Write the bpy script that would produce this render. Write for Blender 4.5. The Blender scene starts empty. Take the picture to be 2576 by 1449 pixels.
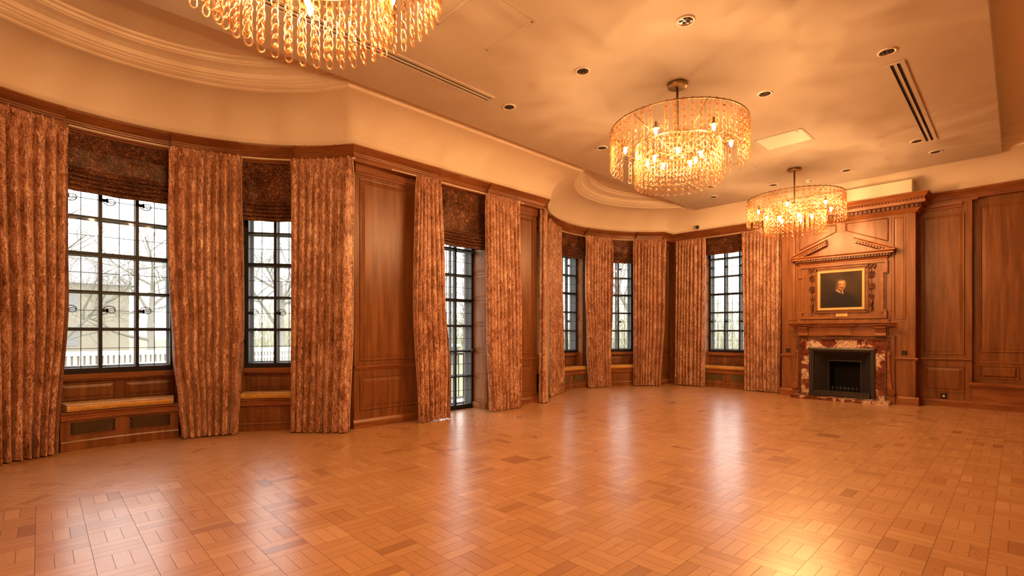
import bpy, math, random
from mathutils import Vector
random.seed(7)
PI = math.pi
col = bpy.context.scene.collection
sc = bpy.context.scene

# ------------------------------------------------------------------ helpers
class MB:
    def __init__(s):
        s.v = []; s.f = []; s.sm = []; s.col = []
    def add(s, vs, fs, smooth=False, c=None):
        b = len(s.v); s.v.extend(vs)
        for f in fs:
            s.f.append(tuple(b + i for i in f)); s.sm.append(smooth); s.col.append(c)
    def quad(s, a, b, c, d, smooth=False):
        s.add([a, b, c, d], [(0, 1, 2, 3)], smooth)
    def box(s, x0, y0, z0, x1, y1, z1):
        x0, x1 = min(x0, x1), max(x0, x1); y0, y1 = min(y0, y1), max(y0, y1); z0, z1 = min(z0, z1), max(z0, z1)
        s.add([(x0,y0,z0),(x1,y0,z0),(x1,y1,z0),(x0,y1,z0),(x0,y0,z1),(x1,y0,z1),(x1,y1,z1),(x0,y1,z1)],
              [(0,3,2,1),(4,5,6,7),(0,1,5,4),(1,2,6,5),(2,3,7,6),(3,0,4,7)])
    def obox(s, F, a0, b0, c0, a1, b1, c1):
        """box in a local frame F=(origin, ux, uy, uz)"""
        P = [(a0,b0,c0),(a1,b0,c0),(a1,b1,c0),(a0,b1,c0),(a0,b0,c1),(a1,b0,c1),(a1,b1,c1),(a0,b1,c1)]
        s.add([fr(F, *p) for p in P], [(0,3,2,1),(4,5,6,7),(0,1,5,4),(1,2,6,5),(2,3,7,6),(3,0,4,7)])
    def grid(s, rows, smooth=True, closed_u=False, closed_v=False):
        n = len(rows); m = len(rows[0]); vs = [p for r in rows for p in r]; fs = []
        for i in range(n if closed_v else n - 1):
            for j in range(m if closed_u else m - 1):
                fs.append((i*m+j, i*m+(j+1) % m, ((i+1) % n)*m+(j+1) % m, ((i+1) % n)*m+j))
        s.add(vs, fs, smooth)
    def tube(s, pts, r, n=8, smooth=True, closed=False, caps=True):
        pts = [Vector(p) for p in pts]; N = len(pts)
        rr = r if isinstance(r, (list, tuple)) else [r]*N
        rows = []; up = Vector((0, 0, 1)); prev = None
        for i in range(N):
            if closed: t = pts[(i+1) % N] - pts[i-1]
            else: t = pts[min(i+1, N-1)] - pts[max(i-1, 0)]
            t.normalize()
            if prev is None:
                a = t.cross(up)
                if a.length < 1e-3: a = t.cross(Vector((1, 0, 0)))
            else:
                a = prev - t*prev.dot(t)
                if a.length < 1e-5: a = t.cross(up)
            a.normalize(); b = t.cross(a); prev = a
            rows.append([tuple(pts[i] + (a*math.cos(2*PI*k/n) + b*math.sin(2*PI*k/n))*rr[i]) for k in range(n)])
        s.grid(rows, smooth, closed_u=True, closed_v=closed)
        if caps and not closed:
            b0 = len(s.v) - N*n
            s.f.append(tuple(b0 + k for k in range(n))); s.sm.append(False); s.col.append(None)
            s.f.append(tuple(b0 + (N-1)*n + k for k in reversed(range(n)))); s.sm.append(False); s.col.append(None)
    def lathe(s, prof, c=(0, 0, 0), n=24, smooth=True, axis='z'):
        rows = []
        for r, z in prof:
            row = []
            for k in range(n):
                x, y = r*math.cos(2*PI*k/n), r*math.sin(2*PI*k/n)
                row.append((c[0]+x, c[1]+y, c[2]+z) if axis == 'z' else (c[0]+x, c[1]+z, c[2]+y))
            rows.append(row)
        s.grid(rows, smooth, closed_u=True)
    def ball(s, c, r, n=8, m=6):
        rx, ry, rz = r if isinstance(r, (tuple, list)) else (r, r, r)
        rows = [[(c[0]+rx*math.sin(PI*i/m)*math.cos(2*PI*k/n), c[1]+ry*math.sin(PI*i/m)*math.sin(2*PI*k/n), c[2]+rz*math.cos(PI*i/m)) for k in range(n)] for i in range(m+1)]
        s.grid(rows, True, closed_u=True)
    def prism(s, poly, F, depth):
        """extrude a 2D polygon (a,c coords of the frame) from 0 to depth along the frame's b axis"""
        n = len(poly)
        vs = [fr(F, a, 0, c) for a, c in poly] + [fr(F, a, depth, c) for a, c in poly]
        fs = [tuple(range(n)), tuple(reversed(range(n, 2*n)))] + [(i, i+n, (i+1) % n+n, (i+1) % n) for i in range(n)]
        s.add(vs, fs)
    def panel(s, F, a0, c0, a1, c1, bead=.014, w=.02, bev=.05, rise=.012):
        """raised and fielded wood panel lying on the plane b=0 of the frame, standing out towards +b"""
        R = [(0, 0), (w*.4, bead), (w, bead*.9), (w*1.5, .002), (w*1.5+bev, rise), ]
        rows = []
        for ins, b in R:
            rows.append([fr(F, a0+ins, b, c0+ins), fr(F, a1-ins, b, c0+ins), fr(F, a1-ins, b, c1-ins), fr(F, a0+ins, b, c1-ins)])
        s.grid(rows, False, closed_u=True)
        s.add(rows[-1], [(0, 1, 2, 3)])
    def build(s, name, mat, parent=None):
        me = bpy.data.meshes.new(name)
        me.from_pydata(s.v, [], s.f)
        me.polygons.foreach_set('use_smooth', s.sm)
        if any(c is not None for c in s.col):
            at = me.attributes.new('tone', 'FLOAT', 'FACE')
            at.data.foreach_set('value', [0.5 if c is None else c for c in s.col])
        me.materials.append(mat)
        o = bpy.data.objects.new(name, me); col.objects.link(o)
        if parent: o.parent = parent
        me.validate(); me.update()
        fixn(me)
        return o

def fixn(me):
    import bmesh
    b = bmesh.new(); b.from_mesh(me)
    bmesh.ops.recalc_face_normals(b, faces=b.faces)
    b.to_mesh(me); b.free()

def fr(F, a, b, c):
    o, ux, uy, uz = F
    return tuple(o[i] + ux[i]*a + uy[i]*b + uz[i]*c for i in range(3))
def frame(o, ux, uy):
    return (o, ux, uy, (0, 0, 1))
def tag(o, label=None, cat=None, group=None, kind=None):
    if label: o['label'] = label
    if cat: o['category'] = cat
    if group: o['group'] = group
    if kind: o['kind'] = kind
    return o
def empty(name, loc=(0, 0, 0)):
    o = bpy.data.objects.new(name, None); col.objects.link(o); o.location = loc
    o.empty_display_size = .1
    return o
def copy_tree(o, parent=None):
    c = o.copy(); col.objects.link(c); c.parent = parent
    for ch in list(o.children): copy_tree(ch, c)
    return c
def lerp(a, b, t): return a + (b - a)*t

# ------------------------------------------------------------------ materials
class NT:
    def __init__(s, name):
        s.m = bpy.data.materials.new(name); s.m.use_nodes = True
        s.t = s.m.node_tree; s.t.nodes.clear()
        s.out = s.t.nodes.new('ShaderNodeOutputMaterial')
    def n(s, typ, **kw):
        nd = s.t.nodes.new(typ)
        for k, v in kw.items():
            if k.startswith('i_'):
                key = k[2:]
                key = int(key) if key.isdigit() else key.replace('_', ' ')
                nd.inputs[key].default_value = v
            else: setattr(nd, k, v)
        return nd
    def l(s, a, b): s.t.links.new(a, b)
    def coords(s, scale=(1, 1, 1), kind='Object'):
        tc = s.n('ShaderNodeTexCoord'); mp = s.n('ShaderNodeMapping'); mp.inputs['Scale'].default_value = scale
        s.l(tc.outputs[kind], mp.inputs['Vector']); return mp.outputs['Vector']
    def noise(s, vec, scale, detail=4, rough=.55, dist=0):
        nd = s.n('ShaderNodeTexNoise'); nd.inputs['Scale'].default_value = scale; nd.inputs['Detail'].default_value = detail
        nd.inputs['Roughness'].default_value = rough; nd.inputs['Distortion'].default_value = dist
        s.l(vec, nd.inputs['Vector']); return nd.outputs['Fac']
    def ramp(s, fac, stops, interp='LINEAR'):
        r = s.n('ShaderNodeValToRGB'); r.color_ramp.interpolation = interp
        e = r.color_ramp.elements
        while len(e) < len(stops): e.new(.5)
        for i, (p, c) in enumerate(stops):
            e[i].position = p; e[i].color = (*c, 1)
        s.l(fac, r.inputs['Fac']); return r.outputs['Color']
    def mix(s, fac, a, b, mode='MIX'):
        m = s.n('ShaderNodeMix', data_type='RGBA', blend_type=mode)
        if isinstance(fac, (int, float)): m.inputs['Factor'].default_value = fac
        else: s.l(fac, m.inputs['Factor'])
        for sock, v in ((m.inputs[6], a), (m.inputs[7], b)):
            if isinstance(v, tuple): sock.default_value = (*v, 1)
            else: s.l(v, sock)
        return m.outputs[2]
    def math(s, op, a, b=None, c=None):
        m = s.n('ShaderNodeMath', operation=op)
        for i, v in enumerate((a, b, c)):
            if v is None: continue
            if isinstance(v, (int, float)): m.inputs[i].default_value = v
            else: s.l(v, m.inputs[i])
        return m.outputs[0]
    def bump(s, h, strength=.3, dist=.01):
        b = s.n('ShaderNodeBump'); b.inputs['Strength'].default_value = strength; b.inputs['Distance'].default_value = dist
        s.l(h, b.inputs['Height']); return b.outputs['Normal']
    def bsdf(s, color, rough=.5, metal=0, normal=None, **kw):
        p = s.n('ShaderNodeBsdfPrincipled')
        for k, v in (('Base Color', color), ('Roughness', rough), ('Metallic', metal)):
            if isinstance(v, tuple): p.inputs[k].default_value = (*v, 1)
            elif isinstance(v, (int, float)): p.inputs[k].default_value = v
            else: s.l(v, p.inputs[k])
        for k, v in kw.items(): p.inputs[k.replace('_', ' ')].default_value = v
        if normal is not None: s.l(normal, p.inputs['Normal'])
        s.l(p.outputs[0], s.out.inputs['Surface']); return p

def plain(name, c, rough=.5, metal=0, bumpy=0, lo=.86, hi=1.1, **kw):
    t = NT(name); v = t.coords()
    n = t.noise(v, 18, 2)
    cc = t.mix(n, tuple(x*lo for x in c), tuple(min(1, x*hi) for x in c))
    t.bsdf(cc, rough, metal, t.bump(n, bumpy) if bumpy else None, **kw)
    return t.m

def wood(name, dark, mid, light, scale=(1, 1, 1), rough=.36, spec=.5):
    t = NT(name); v = t.coords(scale)
    big = t.noise(v, 1.7, 2, .5, .6)
    fine = t.noise(v, 30, 4, .65)
    g = t.math('ADD', t.math('MULTIPLY', big, .62), t.math('MULTIPLY', fine, .38))
    c = t.ramp(g, [(.34, dark), (.5, mid), (.66, light)])
    r = t.math('ADD', t.math('MULTIPLY', fine, .16), rough - .08)
    t.bsdf(c, r, 0, None, Specular_IOR_Level=spec)
    return t.m

OAKD, OAKM, OAKL = (.15, .050, .014), (.225, .084, .026), (.31, .130, .043)
M = {}
M['oak'] = wood('oak_panelling', OAKD, OAKM, OAKL, (9, 9, .7))
M['oak_h'] = wood('oak_rails', (.19, .060, .017), (.28, .10, .03), (.37, .15, .048), (1.2, 1.2, 9))
M['oak_light'] = wood('oak_shutter', (.28, .11, .032), (.38, .165, .055), (.47, .22, .08), (9, 9, .7), .45)
M['oak_carved'] = wood('oak_carved', (.075, .023, .008), (.12, .040, .013), (.19, .07, .022), (5, 5, 5), .42)
M['plaster'] = plain('cream_plaster', (.86, .79, .68), .75, lo=.97, hi=1.02)
M['ceiling'] = plain('ceiling_paint', (.60, .54, .47), .7, lo=.97, hi=1.02)
M['white'] = plain('white_paint', (.82, .78, .72), .45)
M['iron'] = plain('black_window_iron', (.018, .018, .022), .45, .3)
M['grey_frame'] = plain('grey_outer_frame', (.045, .045, .05), .6)
M['lead'] = plain('lead_came', (.03, .03, .034), .5, .4)
M['castiron'] = plain('cast_iron', (.045, .040, .042), .45, .2)
M['soot'] = plain('sooty_firebox', (.006, .006, .007), .9)
M['brass'] = plain('brushed_bronze', (.36, .25, .13), .34, .9)
M['gold'] = plain('gilt_frame', (.72, .42, .16), .5, .2)
M['plate'] = plain('brass_plate', (.74, .46, .19), .4, .5)
M['chrome'] = plain('dark_chrome', (.42, .38, .32), .12, 1)
M['dark'] = plain('dark_void', (.012, .010, .009), .8)
M['lining'] = plain('cream_curtain_lining', (.74, .66, .52), .8)
M['stone'] = plain('buff_stone', (.36, .32, .25), .85)
M['rubble'] = plain('brown_rubble_stone', (.22, .18, .13), .9)
M['roofslate'] = plain('grey_slate', (.28, .28, .29), .8)
M['picket'] = plain('white_picket_paint', (.85, .84, .80), .6)
M['bark'] = plain('pale_bark', (.27, .26, .22), .9)
M['twig'] = plain('hazed_winter_twigs', (.50, .49, .36), .9)  # twig colour paled to carry the distance haze
M['railiron'] = plain('terrace_railing_iron', (.05, .05, .055), .5)
M['plum'] = plain('coat_cloth', (.06, .07, .10), .8)

def m_lawn():
    t = NT('winter_lawn'); v = t.coords()
    c = t.ramp(t.noise(v, .35, 6, .7), [(.3, (.17, .19, .09)), (.55, (.25, .26, .14)), (.75, (.33, .32, .20))])
    t.bsdf(c, .95); return t.m
M['lawn'] = m_lawn()

def m_velvet(name, dark, mid, light, lo, hi, sheen=.5, sz=.42, spec=.5):
    t = NT(name)
    v = t.coords((1, 1, sz)); v2 = t.coords((1, 1, .8))
    w = t.noise(v2, 4.5, 2, .55, .6)
    n1 = t.noise(v, 30, 4, .72, 1.6)
    n2 = t.noise(v2, 105, 2, .7)
    g = t.math('ADD', t.math('ADD', t.math('MULTIPLY', n1, .50), t.math('MULTIPLY', w, .16)), t.math('MULTIPLY', n2, .34))
    c = t.ramp(g, [(lo, dark), ((lo+hi)/2, mid), (hi, light)])
    p = t.bsdf(c, .33, 0, t.bump(n2, .3, .006), Specular_IOR_Level=spec)
    p.inputs['Sheen Weight'].default_value = sheen; p.inputs['Sheen Roughness'].default_value = .35
    p.inputs['Sheen Tint'].default_value = (1, .72, .55, 1)
    return t.m
M['velvet'] = m_velvet('copper_crushed_velvet', (.10, .034, .015), (.44, .205, .115), (.92, .68, .54), .40, .60, 1.0, .30)
M['blind'] = m_velvet('dark_crushed_velvet', (.026, .009, .005), (.13, .048, .022), (.68, .36, .19), .42, .64, .12, .9, .2)
M['cushion'] = m_velvet('gold_velvet', (.42, .20, .03), (.66, .37, .075), (.85, .58, .22), .38, .62, .4, 2.2)

def m_floor(name):
    t = NT(name)
    at = t.n('ShaderNodeAttribute', attribute_name='tone')
    uv = t.n('ShaderNodeUVMap'); mp = t.n('ShaderNodeMapping'); mp.inputs['Scale'].default_value = (2.2, 30, 1)
    t.l(uv.outputs[0], mp.inputs['Vector'])
    off = t.n('ShaderNodeVectorMath', operation='ADD'); t.l(mp.outputs[0], off.inputs[0])
    cb = t.n('ShaderNodeCombineXYZ'); t.l(t.math('MULTIPLY', at.outputs['Fac'], 37.0), cb.inputs[2]); t.l(cb.outputs[0], off.inputs[1])
    gr = t.noise(off.outputs[0], 4, 4, .65, .4)
    base = t.ramp(at.outputs['Fac'], [(0, (.42, .20, .085)), (.25, (.62, .33, .155)), (.7, (.72, .42, .21)), (1, (.80, .50, .27))])
    c = t.mix(gr, base, (.62, .60, .57), 'MULTIPLY')
    c2 = t.mix(.62, base, c)
    wear = t.noise(t.coords((1, 1, 1)), 2.1, 3, .7)
    rough = t.math('ADD', t.math('MULTIPLY', wear, .16), t.math('ADD', t.math('MULTIPLY', gr, .08), .18))
    p = t.bsdf(c2, rough, 0, None, Specular_IOR_Level=.35)
    p.inputs['Coat Weight'].default_value = .75; p.inputs['Coat Roughness'].default_value = .27; p.inputs['Coat IOR'].default_value = 1.65
    return t.m
M['floor'] = m_floor('oak_parquet_blocks')
M['gap'] = plain('dark_floor_joint', (.05, .025, .012), .8)

def m_marble():
    t = NT('breccia_marble'); v = t.coords()
    d = t.n('ShaderNodeTexNoise'); d.inputs['Scale'].default_value = 4; d.inputs['Detail'].default_value = 4; t.l(v, d.inputs['Vector'])
    va = t.n('ShaderNodeVectorMath', operation='MULTIPLY_ADD'); t.l(d.outputs['Color'], va.inputs[0]); va.inputs[1].default_value = (.95, .95, .95); t.l(v, va.inputs[2])
    vo = t.n('ShaderNodeTexVoronoi', feature='DISTANCE_TO_EDGE'); vo.inputs['Scale'].default_value = 6.5; t.l(va.outputs[0], vo.inputs['Vector'])
    big = t.noise(v, 3.3, 4, .6, .8)
    base = t.ramp(big, [(.40, (.15, .04, .026)), (.50, (.25, .08, .048)), (.54, (.66, .49, .36)), (.66, (.78, .64, .49))])
    vein = t.ramp(vo.outputs['Distance'], [(0, (.14, .06, .07)), (.02, (.34, .18, .16)), (.06, (1, 1, 1))])
    c = t.mix(1.0, base, vein, 'MULTIPLY')
    t.bsdf(c, .16); return t.m
M['marble'] = m_marble()

def m_pane():
    t = NT('hazed_window_glass'); v = t.coords()
    tr = t.n('ShaderNodeBsdfTransparent'); tr.inputs[0].default_value = (.97, .97, .96, 1)
    tl = t.n('ShaderNodeBsdfTranslucent'); tl.inputs[0].default_value = (.95, .94, .91, 1)
    gl = t.n('ShaderNodeBsdfGlossy'); gl.inputs['Roughness'].default_value = .04
    m1 = t.n('ShaderNodeMixShader'); m1.inputs[0].default_value = .085; t.l(tr.outputs[0], m1.inputs[1]); t.l(tl.outputs[0], m1.inputs[2])  # translucent share veils the view, standing in for haze outdoors
    m2 = t.n('ShaderNodeMixShader'); m2.inputs[0].default_value = .035; t.l(m1.outputs[0], m2.inputs[1]); t.l(gl.outputs[0], m2.inputs[2])
    t.l(m2.outputs[0], t.out.inputs['Surface']); return t.m
M['pane'] = m_pane()

def m_amber():
    t = NT('amber_glass'); v = t.coords()
    tr = t.n('ShaderNodeBsdfTransparent'); tr.inputs[0].default_value = (1, .80, .58, 1)
    gl = t.n('ShaderNodeBsdfGlossy'); gl.inputs[0].default_value = (.85, .70, .56, 1); gl.inputs['Roughness'].default_value = .14
    tl = t.n('ShaderNodeBsdfTranslucent'); tl.inputs[0].default_value = (.30, .165, .09, 1)
    b = t.n('ShaderNodeMixShader'); b.inputs[0].default_value = .38; t.l(tl.outputs[0], b.inputs[1]); t.l(gl.outputs[0], b.inputs[2])
    c = t.n('ShaderNodeMixShader'); c.inputs[0].default_value = .42; t.l(tr.outputs[0], c.inputs[1]); t.l(b.outputs[0], c.inputs[2])
    t.l(c.outputs[0], t.out.inputs['Surface']); return t.m
M['amber'] = m_amber()

BULB = 1240.0
def m_bulb():
    t = NT('lit_candle_bulb')
    e = t.n('ShaderNodeEmission'); e.inputs[0].default_value = (1, .53, .205, 1); e.inputs[1].default_value = BULB
    t.l(e.outputs[0], t.out.inputs['Surface']); return t.m
M['bulb'] = m_bulb()

# ------------------------------------------------------------------ setting: plan
XS, YE = -6.20, 11.80          # cornice lip lines of the window wall and the end wall
C1, C2, R0 = (-4.76, .724), (-4.55, 9.17), 2.72
BAYS = (C1, C2)
def thc(b, d):                 # half angle of a bay at inward offset d from the cornice lip
    return math.acos(max(-1, min(1, (BAYS[b][0] - XS - d)/(R0 - d))))
def bp(b, th, d):              # point on a bay arc
    C = BAYS[b]; return (C[0] - (R0 - d)*math.cos(th), C[1] + (R0 - d)*math.sin(th))
def wall_pts(d, n=40):
    """whole window wall and end wall at inward offset d, as consecutive plan points"""
    P = []
    a = thc(0, d); P += [bp(0, lerp(-a, a, i/n), d) for i in range(n+1)]
    y0 = P[-1][1]; a2 = thc(1, d); y1 = bp(1, -a2, d)[1]
    P += [(XS + d, lerp(y0, y1, i/6)) for i in range(1, 6)]
    P += [bp(1, lerp(-a2, a2, i/n), d) for i in range(n+1)]
    P += [(XS + d, YE - d)]
    return P
def sweep_all(mb, prof, x_end, smooth=True):
    rows = []
    for d, z in prof:
        P = wall_pts(d)
        P = [(P[0][0], -1.75)] + P + [(x_end, YE - d)]
        rows.append([(x, y, z) for x, y in P])
    mb.grid(rows, smooth)
def arc_piece(mb, b, ta, tb, prof, n=12, cap=True, smooth=False, closed=True):
    rows = []
    for d, z in prof:
        A = ta(d) if callable(ta) else ta; B = tb(d) if callable(tb) else tb
        rows.append([(*bp(b, lerp(A, B, i/n), d), z) for i in range(n+1)])
    mb.grid(rows, smooth, closed_v=closed)
    if cap and closed:
        mb.add([r[0] for r in rows], [tuple(range(len(rows)))]); mb.add([r[-1] for r in rows], [tuple(range(len(rows)))])
def line_piece(mb, p0, p1, nrm, prof, cap=True, closed=True):
    """sweep a profile (d,z) along a straight plan line, ends may shift with d (callables)"""
    rows = []
    for d, z in prof:
        a = p0(d) if callable(p0) else (p0[0]+nrm[0]*d, p0[1]+nrm[1]*d)
        b = p1(d) if callable(p1) else (p1[0]+nrm[0]*d, p1[1]+nrm[1]*d)
        rows.append([(a[0], a[1], z), (b[0], b[1], z)])
    mb.grid(rows, False, closed_v=closed)
    if cap and closed:
        mb.add([r[0] for r in rows], [tuple(range(len(rows)))]); mb.add([r[-1] for r in rows], [tuple(range(len(rows)))])
D = math.radians
WD = -.25                      # wall face offset

# ---- floor: basket weave blocks, herringbone in the bays
def build_floor():
    tones = MB(); uvs = []
    def plank(p, ux, uy, L, W, tone, xmax=None):
        g = .001
        q = [(g, g), (L-g, g), (L-g, W-g), (g, W-g)]
        if xmax is not None:                       # cut the block along the border line
            X = lambda t: p[0]+ux[0]*t[0]+uy[0]*t[1]
            r = []
            for i in range(4):
                a, b = q[i], q[(i+1) % 4]; xa, xb = X(a), X(b)
                if xa <= xmax: r.append(a)
                if (xa <= xmax) != (xb <= xmax):
                    k = (xmax-xa)/(xb-xa); r.append((lerp(a[0], b[0], k), lerp(a[1], b[1], k)))
            q = r
            if len(q) < 3: return
        tones.add([(p[0]+ux[0]*a+uy[0]*b, p[1]+ux[1]*a+uy[1]*b, 0) for a, b in q], [tuple(range(len(q)))], False, tone)
        o = random.random()*9
        uvs.extend([(a+o, b) for a, b in q])
    mx, my, x0, y0 = .2465, .252, -5.305, -.02
    rnd = random.Random(3)
    for i in range(0, 26):
        for j in range(-8, 49):
            x, y = x0+i*mx, y0+j*my
            if y > 12.05: continue
            ct = rnd.gauss(0, .09)
            for k in range(3):
                tone = min(1, max(0, .5+ct+rnd.gauss(0, .15)))
                if rnd.random() < .02: tone = max(0, tone-.22)
                if (i+j) % 2: plank((x, y+k*my/3), (1, 0), (0, 1), mx, my/3, tone)
                else: plank((x+(k+1)*mx/3, y), (0, 1), (-1, 0), my, mx/3, tone)
    # herringbone in the bays
    W, L = .078, .234
    s = math.sqrt(.5)
    rnd = random.Random(5)
    for a in range(-68, 70):
        for b in range(-6, 7):
            # cell lattice of herringbone: steps (W,W) along, (L... ) across
            X0 = a*W + b*L; Y0 = a*W - b*L
            for t in (0, 1):
                if t == 0: q = (X0, Y0); ux, uy = (1, 0), (0, 1)
                else: q = (X0, Y0+W); ux, uy = (0, 1), (-1, 0); q = (X0+W, Y0+W)
                # rotate 45 degrees: rows run along the room
                P = (s*q[0]-s*q[1], s*q[0]+s*q[1])
                U = (s*ux[0]-s*ux[1], s*ux[0]+s*ux[1]); V = (s*uy[0]-s*uy[1], s*uy[0]+s*uy[1])
                P = (P[0]-6.4, P[1]+5.0)
                cs = [(P[0]+U[0]*l+V[0]*w, P[1]+U[1]*l+V[1]*w) for l, w in ((0, 0), (L, 0), (L, W), (0, W))]
                if all(c[0] > -5.306 for c in cs) or all(c[0] < -7.75 for c in cs) or any(c[1] > 12.3 or c[1] < -1.8 for c in cs): continue
                tone = min(1, max(0, .62+rnd.gauss(0, .10)))
                if rnd.random() < .04: tone = max(0, tone-.4)
                plank(P, U, V, L, W, tone, -5.306)
    me_o = tones.build('floor', M['floor'])
    me = me_o.data
    ul = me.uv_layers.new(name='UVMap')
    # face vertex order may have been flipped by the normal fix: map through vertex index
    for li, lp in enumerate(me.loops): ul.data[li].uv = uvs[lp.vertex_index]
    tag(me_o, 'polished oak parquet floor of basket weave blocks with herringbone in the bays', 'floor', kind='structure')
    b = MB(); b.box(-8.2, -1.9, -.06, 1.1, 12.6, -.0015)
    tag(b.build('floor_base', M['gap'], me_o), kind='structure')
build_floor()

# ---- plaster cove and upper ceiling
cove = []
for i in range(11):
    a = i/10*PI/2
    cove.append((.5 - .5*math.cos(a), 3.885 + .455*math.sin(a)))
mould = [(.50, 4.340), (.525, 4.340), (.55, 4.350), (.556, 4.366), (.566, 4.368), (.59, 4.376), (.612, 4.39), (.616, 4.402), (.64, 4.41), (.645, 4.424), (.67, 4.434), (.676, 4.452),
         (.69, 4.475), (.76, 4.497), (.83, 4.507), (.835, 4.515), (.855, 4.52), (.865, 4.545), (.90, 4.55), (.905, 4.575)]
mb = MB(); sweep_all(mb, [(-.25, 3.88), (0, 3.885)] + cove, 1.0)
o = mb.build('wall_cove', M['plaster']); tag(o, 'cream plaster cove curving up from the oak cornice to the ceiling', 'wall', kind='structure')
mb = MB(); sweep_all(mb, mould, 1.0, False)
o = mb.build('trim_1', M['plaster']); tag(o, 'stepped plaster moulding running round the cove and bay ceilings', 'moulding', kind='structure')
mb = MB(); mb.box(-8.2, -1.9, 4.575, 1.1, 12.6, 4.65)
o = mb.build('ceiling_upper', M['plaster']); tag(o, 'plain upper ceiling over the bays and beside the dropped panel', 'ceiling', kind='structure')
mb = MB(); mb.box(-5.43, -.55, 4.30, -.19, 11.40, 4.574)
o = mb.build('ceiling', M['ceiling']); tag(o, 'large flat dropped ceiling panel holding lamps, vents and chandeliers', 'ceiling', kind='structure')
# plaster upstand over the chimney breast
mb = MB(); mb.box(-3.50, 11.46, 3.88, -1.355, 12.1, 4.15)
o = mb.build('wall_upstand', M['plaster']); tag(o, 'square plaster upstand above the fireplace cornice', 'wall', kind='structure')

# ---- oak cornice of the window wall (recessed run plus projecting breaks)
def cprof(o=0.0, z0=3.70):
    return [(-.28, 3.895), (o, 3.895), (o, 3.868), (o-.012, 3.862), (o-.03, 3.845), (o-.065, 3.815), (o-.085, 3.80), (o-.088, 3.785), (o-.10, 3.78), (o-.103, 3.762), (o-.115, 3.757), (o-.118, z0), (-.28, z0)]
Yc1 = lambda d: bp(0, thc(0, d), d); Yc2 = lambda d: bp(1, -thc(1, d), d)
trimn = [1]
def trim(mb, mat, label, cat='cornice'):
    trimn[0] += 1
    o = mb.build('trim_%d' % trimn[0], M[mat]); tag(o, label, cat, kind='structure'); return o
mb = MB()
T = D(1)
# bay one: recess over the windows, breaks over the piers
arc_piece(mb, 0, lambda d: -thc(0, d), D(-40), cprof(), 8)
arc_piece(mb, 0, D(-40), D(-25.5), cprof(-.06), 6)
arc_piece(mb, 0, D(-25.5), D(-10.6), cprof(), 8)
arc_piece(mb, 0, D(-10.6), D(10.0), cprof(-.06), 10)
arc_piece(mb, 0, D(10.0), D(25.8), cprof(), 8)
arc_piece(mb, 0, D(25.8), D(39.8), cprof(-.06), 6)
arc_piece(mb, 0, D(39.8), lambda d: thc(0, d), cprof(), 8)
trim(mb, 'oak_h', 'curved oak cornice over the near bay window')
mb = MB()
line_piece(mb, Yc1, (XS, 4.47), (1, 0), cprof())
line_piece(mb, (XS, 4.47), (XS, 5.52), (1, 0), cprof(-.05))
line_piece(mb, (XS, 5.52), Yc2, (1, 0), cprof())
trim(mb, 'oak_h', 'straight oak cornice over the glazed door between the bays')
mb = MB()
arc_piece(mb, 1, lambda d: -thc(1, d), D(-40), cprof(), 8)
arc_piece(mb, 1, D(-40), D(-25.5), cprof(-.06), 6)
arc_piece(mb, 1, D(-25.5), D(-10.0), cprof(), 8)
arc_piece(mb, 1, D(-10.0), D(8.8), cprof(-.06), 10)
arc_piece(mb, 1, D(8.8), D(24.3), cprof(), 8)
arc_piece(mb, 1, D(24.3), D(38.5), cprof(-.06), 6)
arc_piece(mb, 1, D(38.5), lambda d: thc(1, d), cprof(), 8)
line_piece(mb, lambda d: bp(1, thc(1, d), d), lambda d: (XS+d, YE-d), (1, 0), cprof())
trim(mb, 'oak_h', 'curved oak cornice over the far bay window')
mb = MB()
line_piece(mb, lambda d: (XS+d, YE-d), (-5.55, YE), (0, -1), cprof())
line_piece(mb, (-5.55, YE), (-4.40, YE), (0, -1), cprof(-.05))
line_piece(mb, (-4.40, YE), (-3.5, YE), (0, -1), cprof())
trim(mb, 'oak_h', 'oak cornice over the window beside the fireplace')

# ---- window wall: oak piers, dado, skirting
HEAD = 3.66
OPEN0 = [(-40.7, -25.3), (-11.0, 11.0), (25.3, 40.7)]
OPEN1 = [(-40.7, -25.3), (-12.25, 9.75), (23.8, 39.2)]
wl = MB()
def pier(b, ta, tb, d=WD, n=8):
    A = ta; B = tb
    rows = [[(*bp(b, lerp(A, B, i/n), d), z) for i in range(n+1)] for z in (0, 3.72)]
    wl.grid(rows, True)
for b, OP in ((0, OPEN0), (1, OPEN1)):
    edges = [-math.degrees(thc(b, WD))] + [e for o_ in OP for e in o_] + [math.degrees(thc(b, WD))]
    for k in range(0, len(edges), 2): pier(b, D(edges[k]), D(edges[k+1]))
Y1, Y2 = bp(0, thc(0, WD), WD)[1], bp(1, -thc(1, WD), WD)[1]
XW = XS + WD
FD0, FD1 = 4.44, 5.63
for ya, yb, za, zb in ((Y1, FD0, 0, 3.72), (FD1, Y2, 0, 3.72), (FD0, FD1, HEAD, 3.72)):
    wl.quad((XW, ya, za), (XW, yb, za), (XW, yb, zb), (XW, ya, zb))
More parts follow.
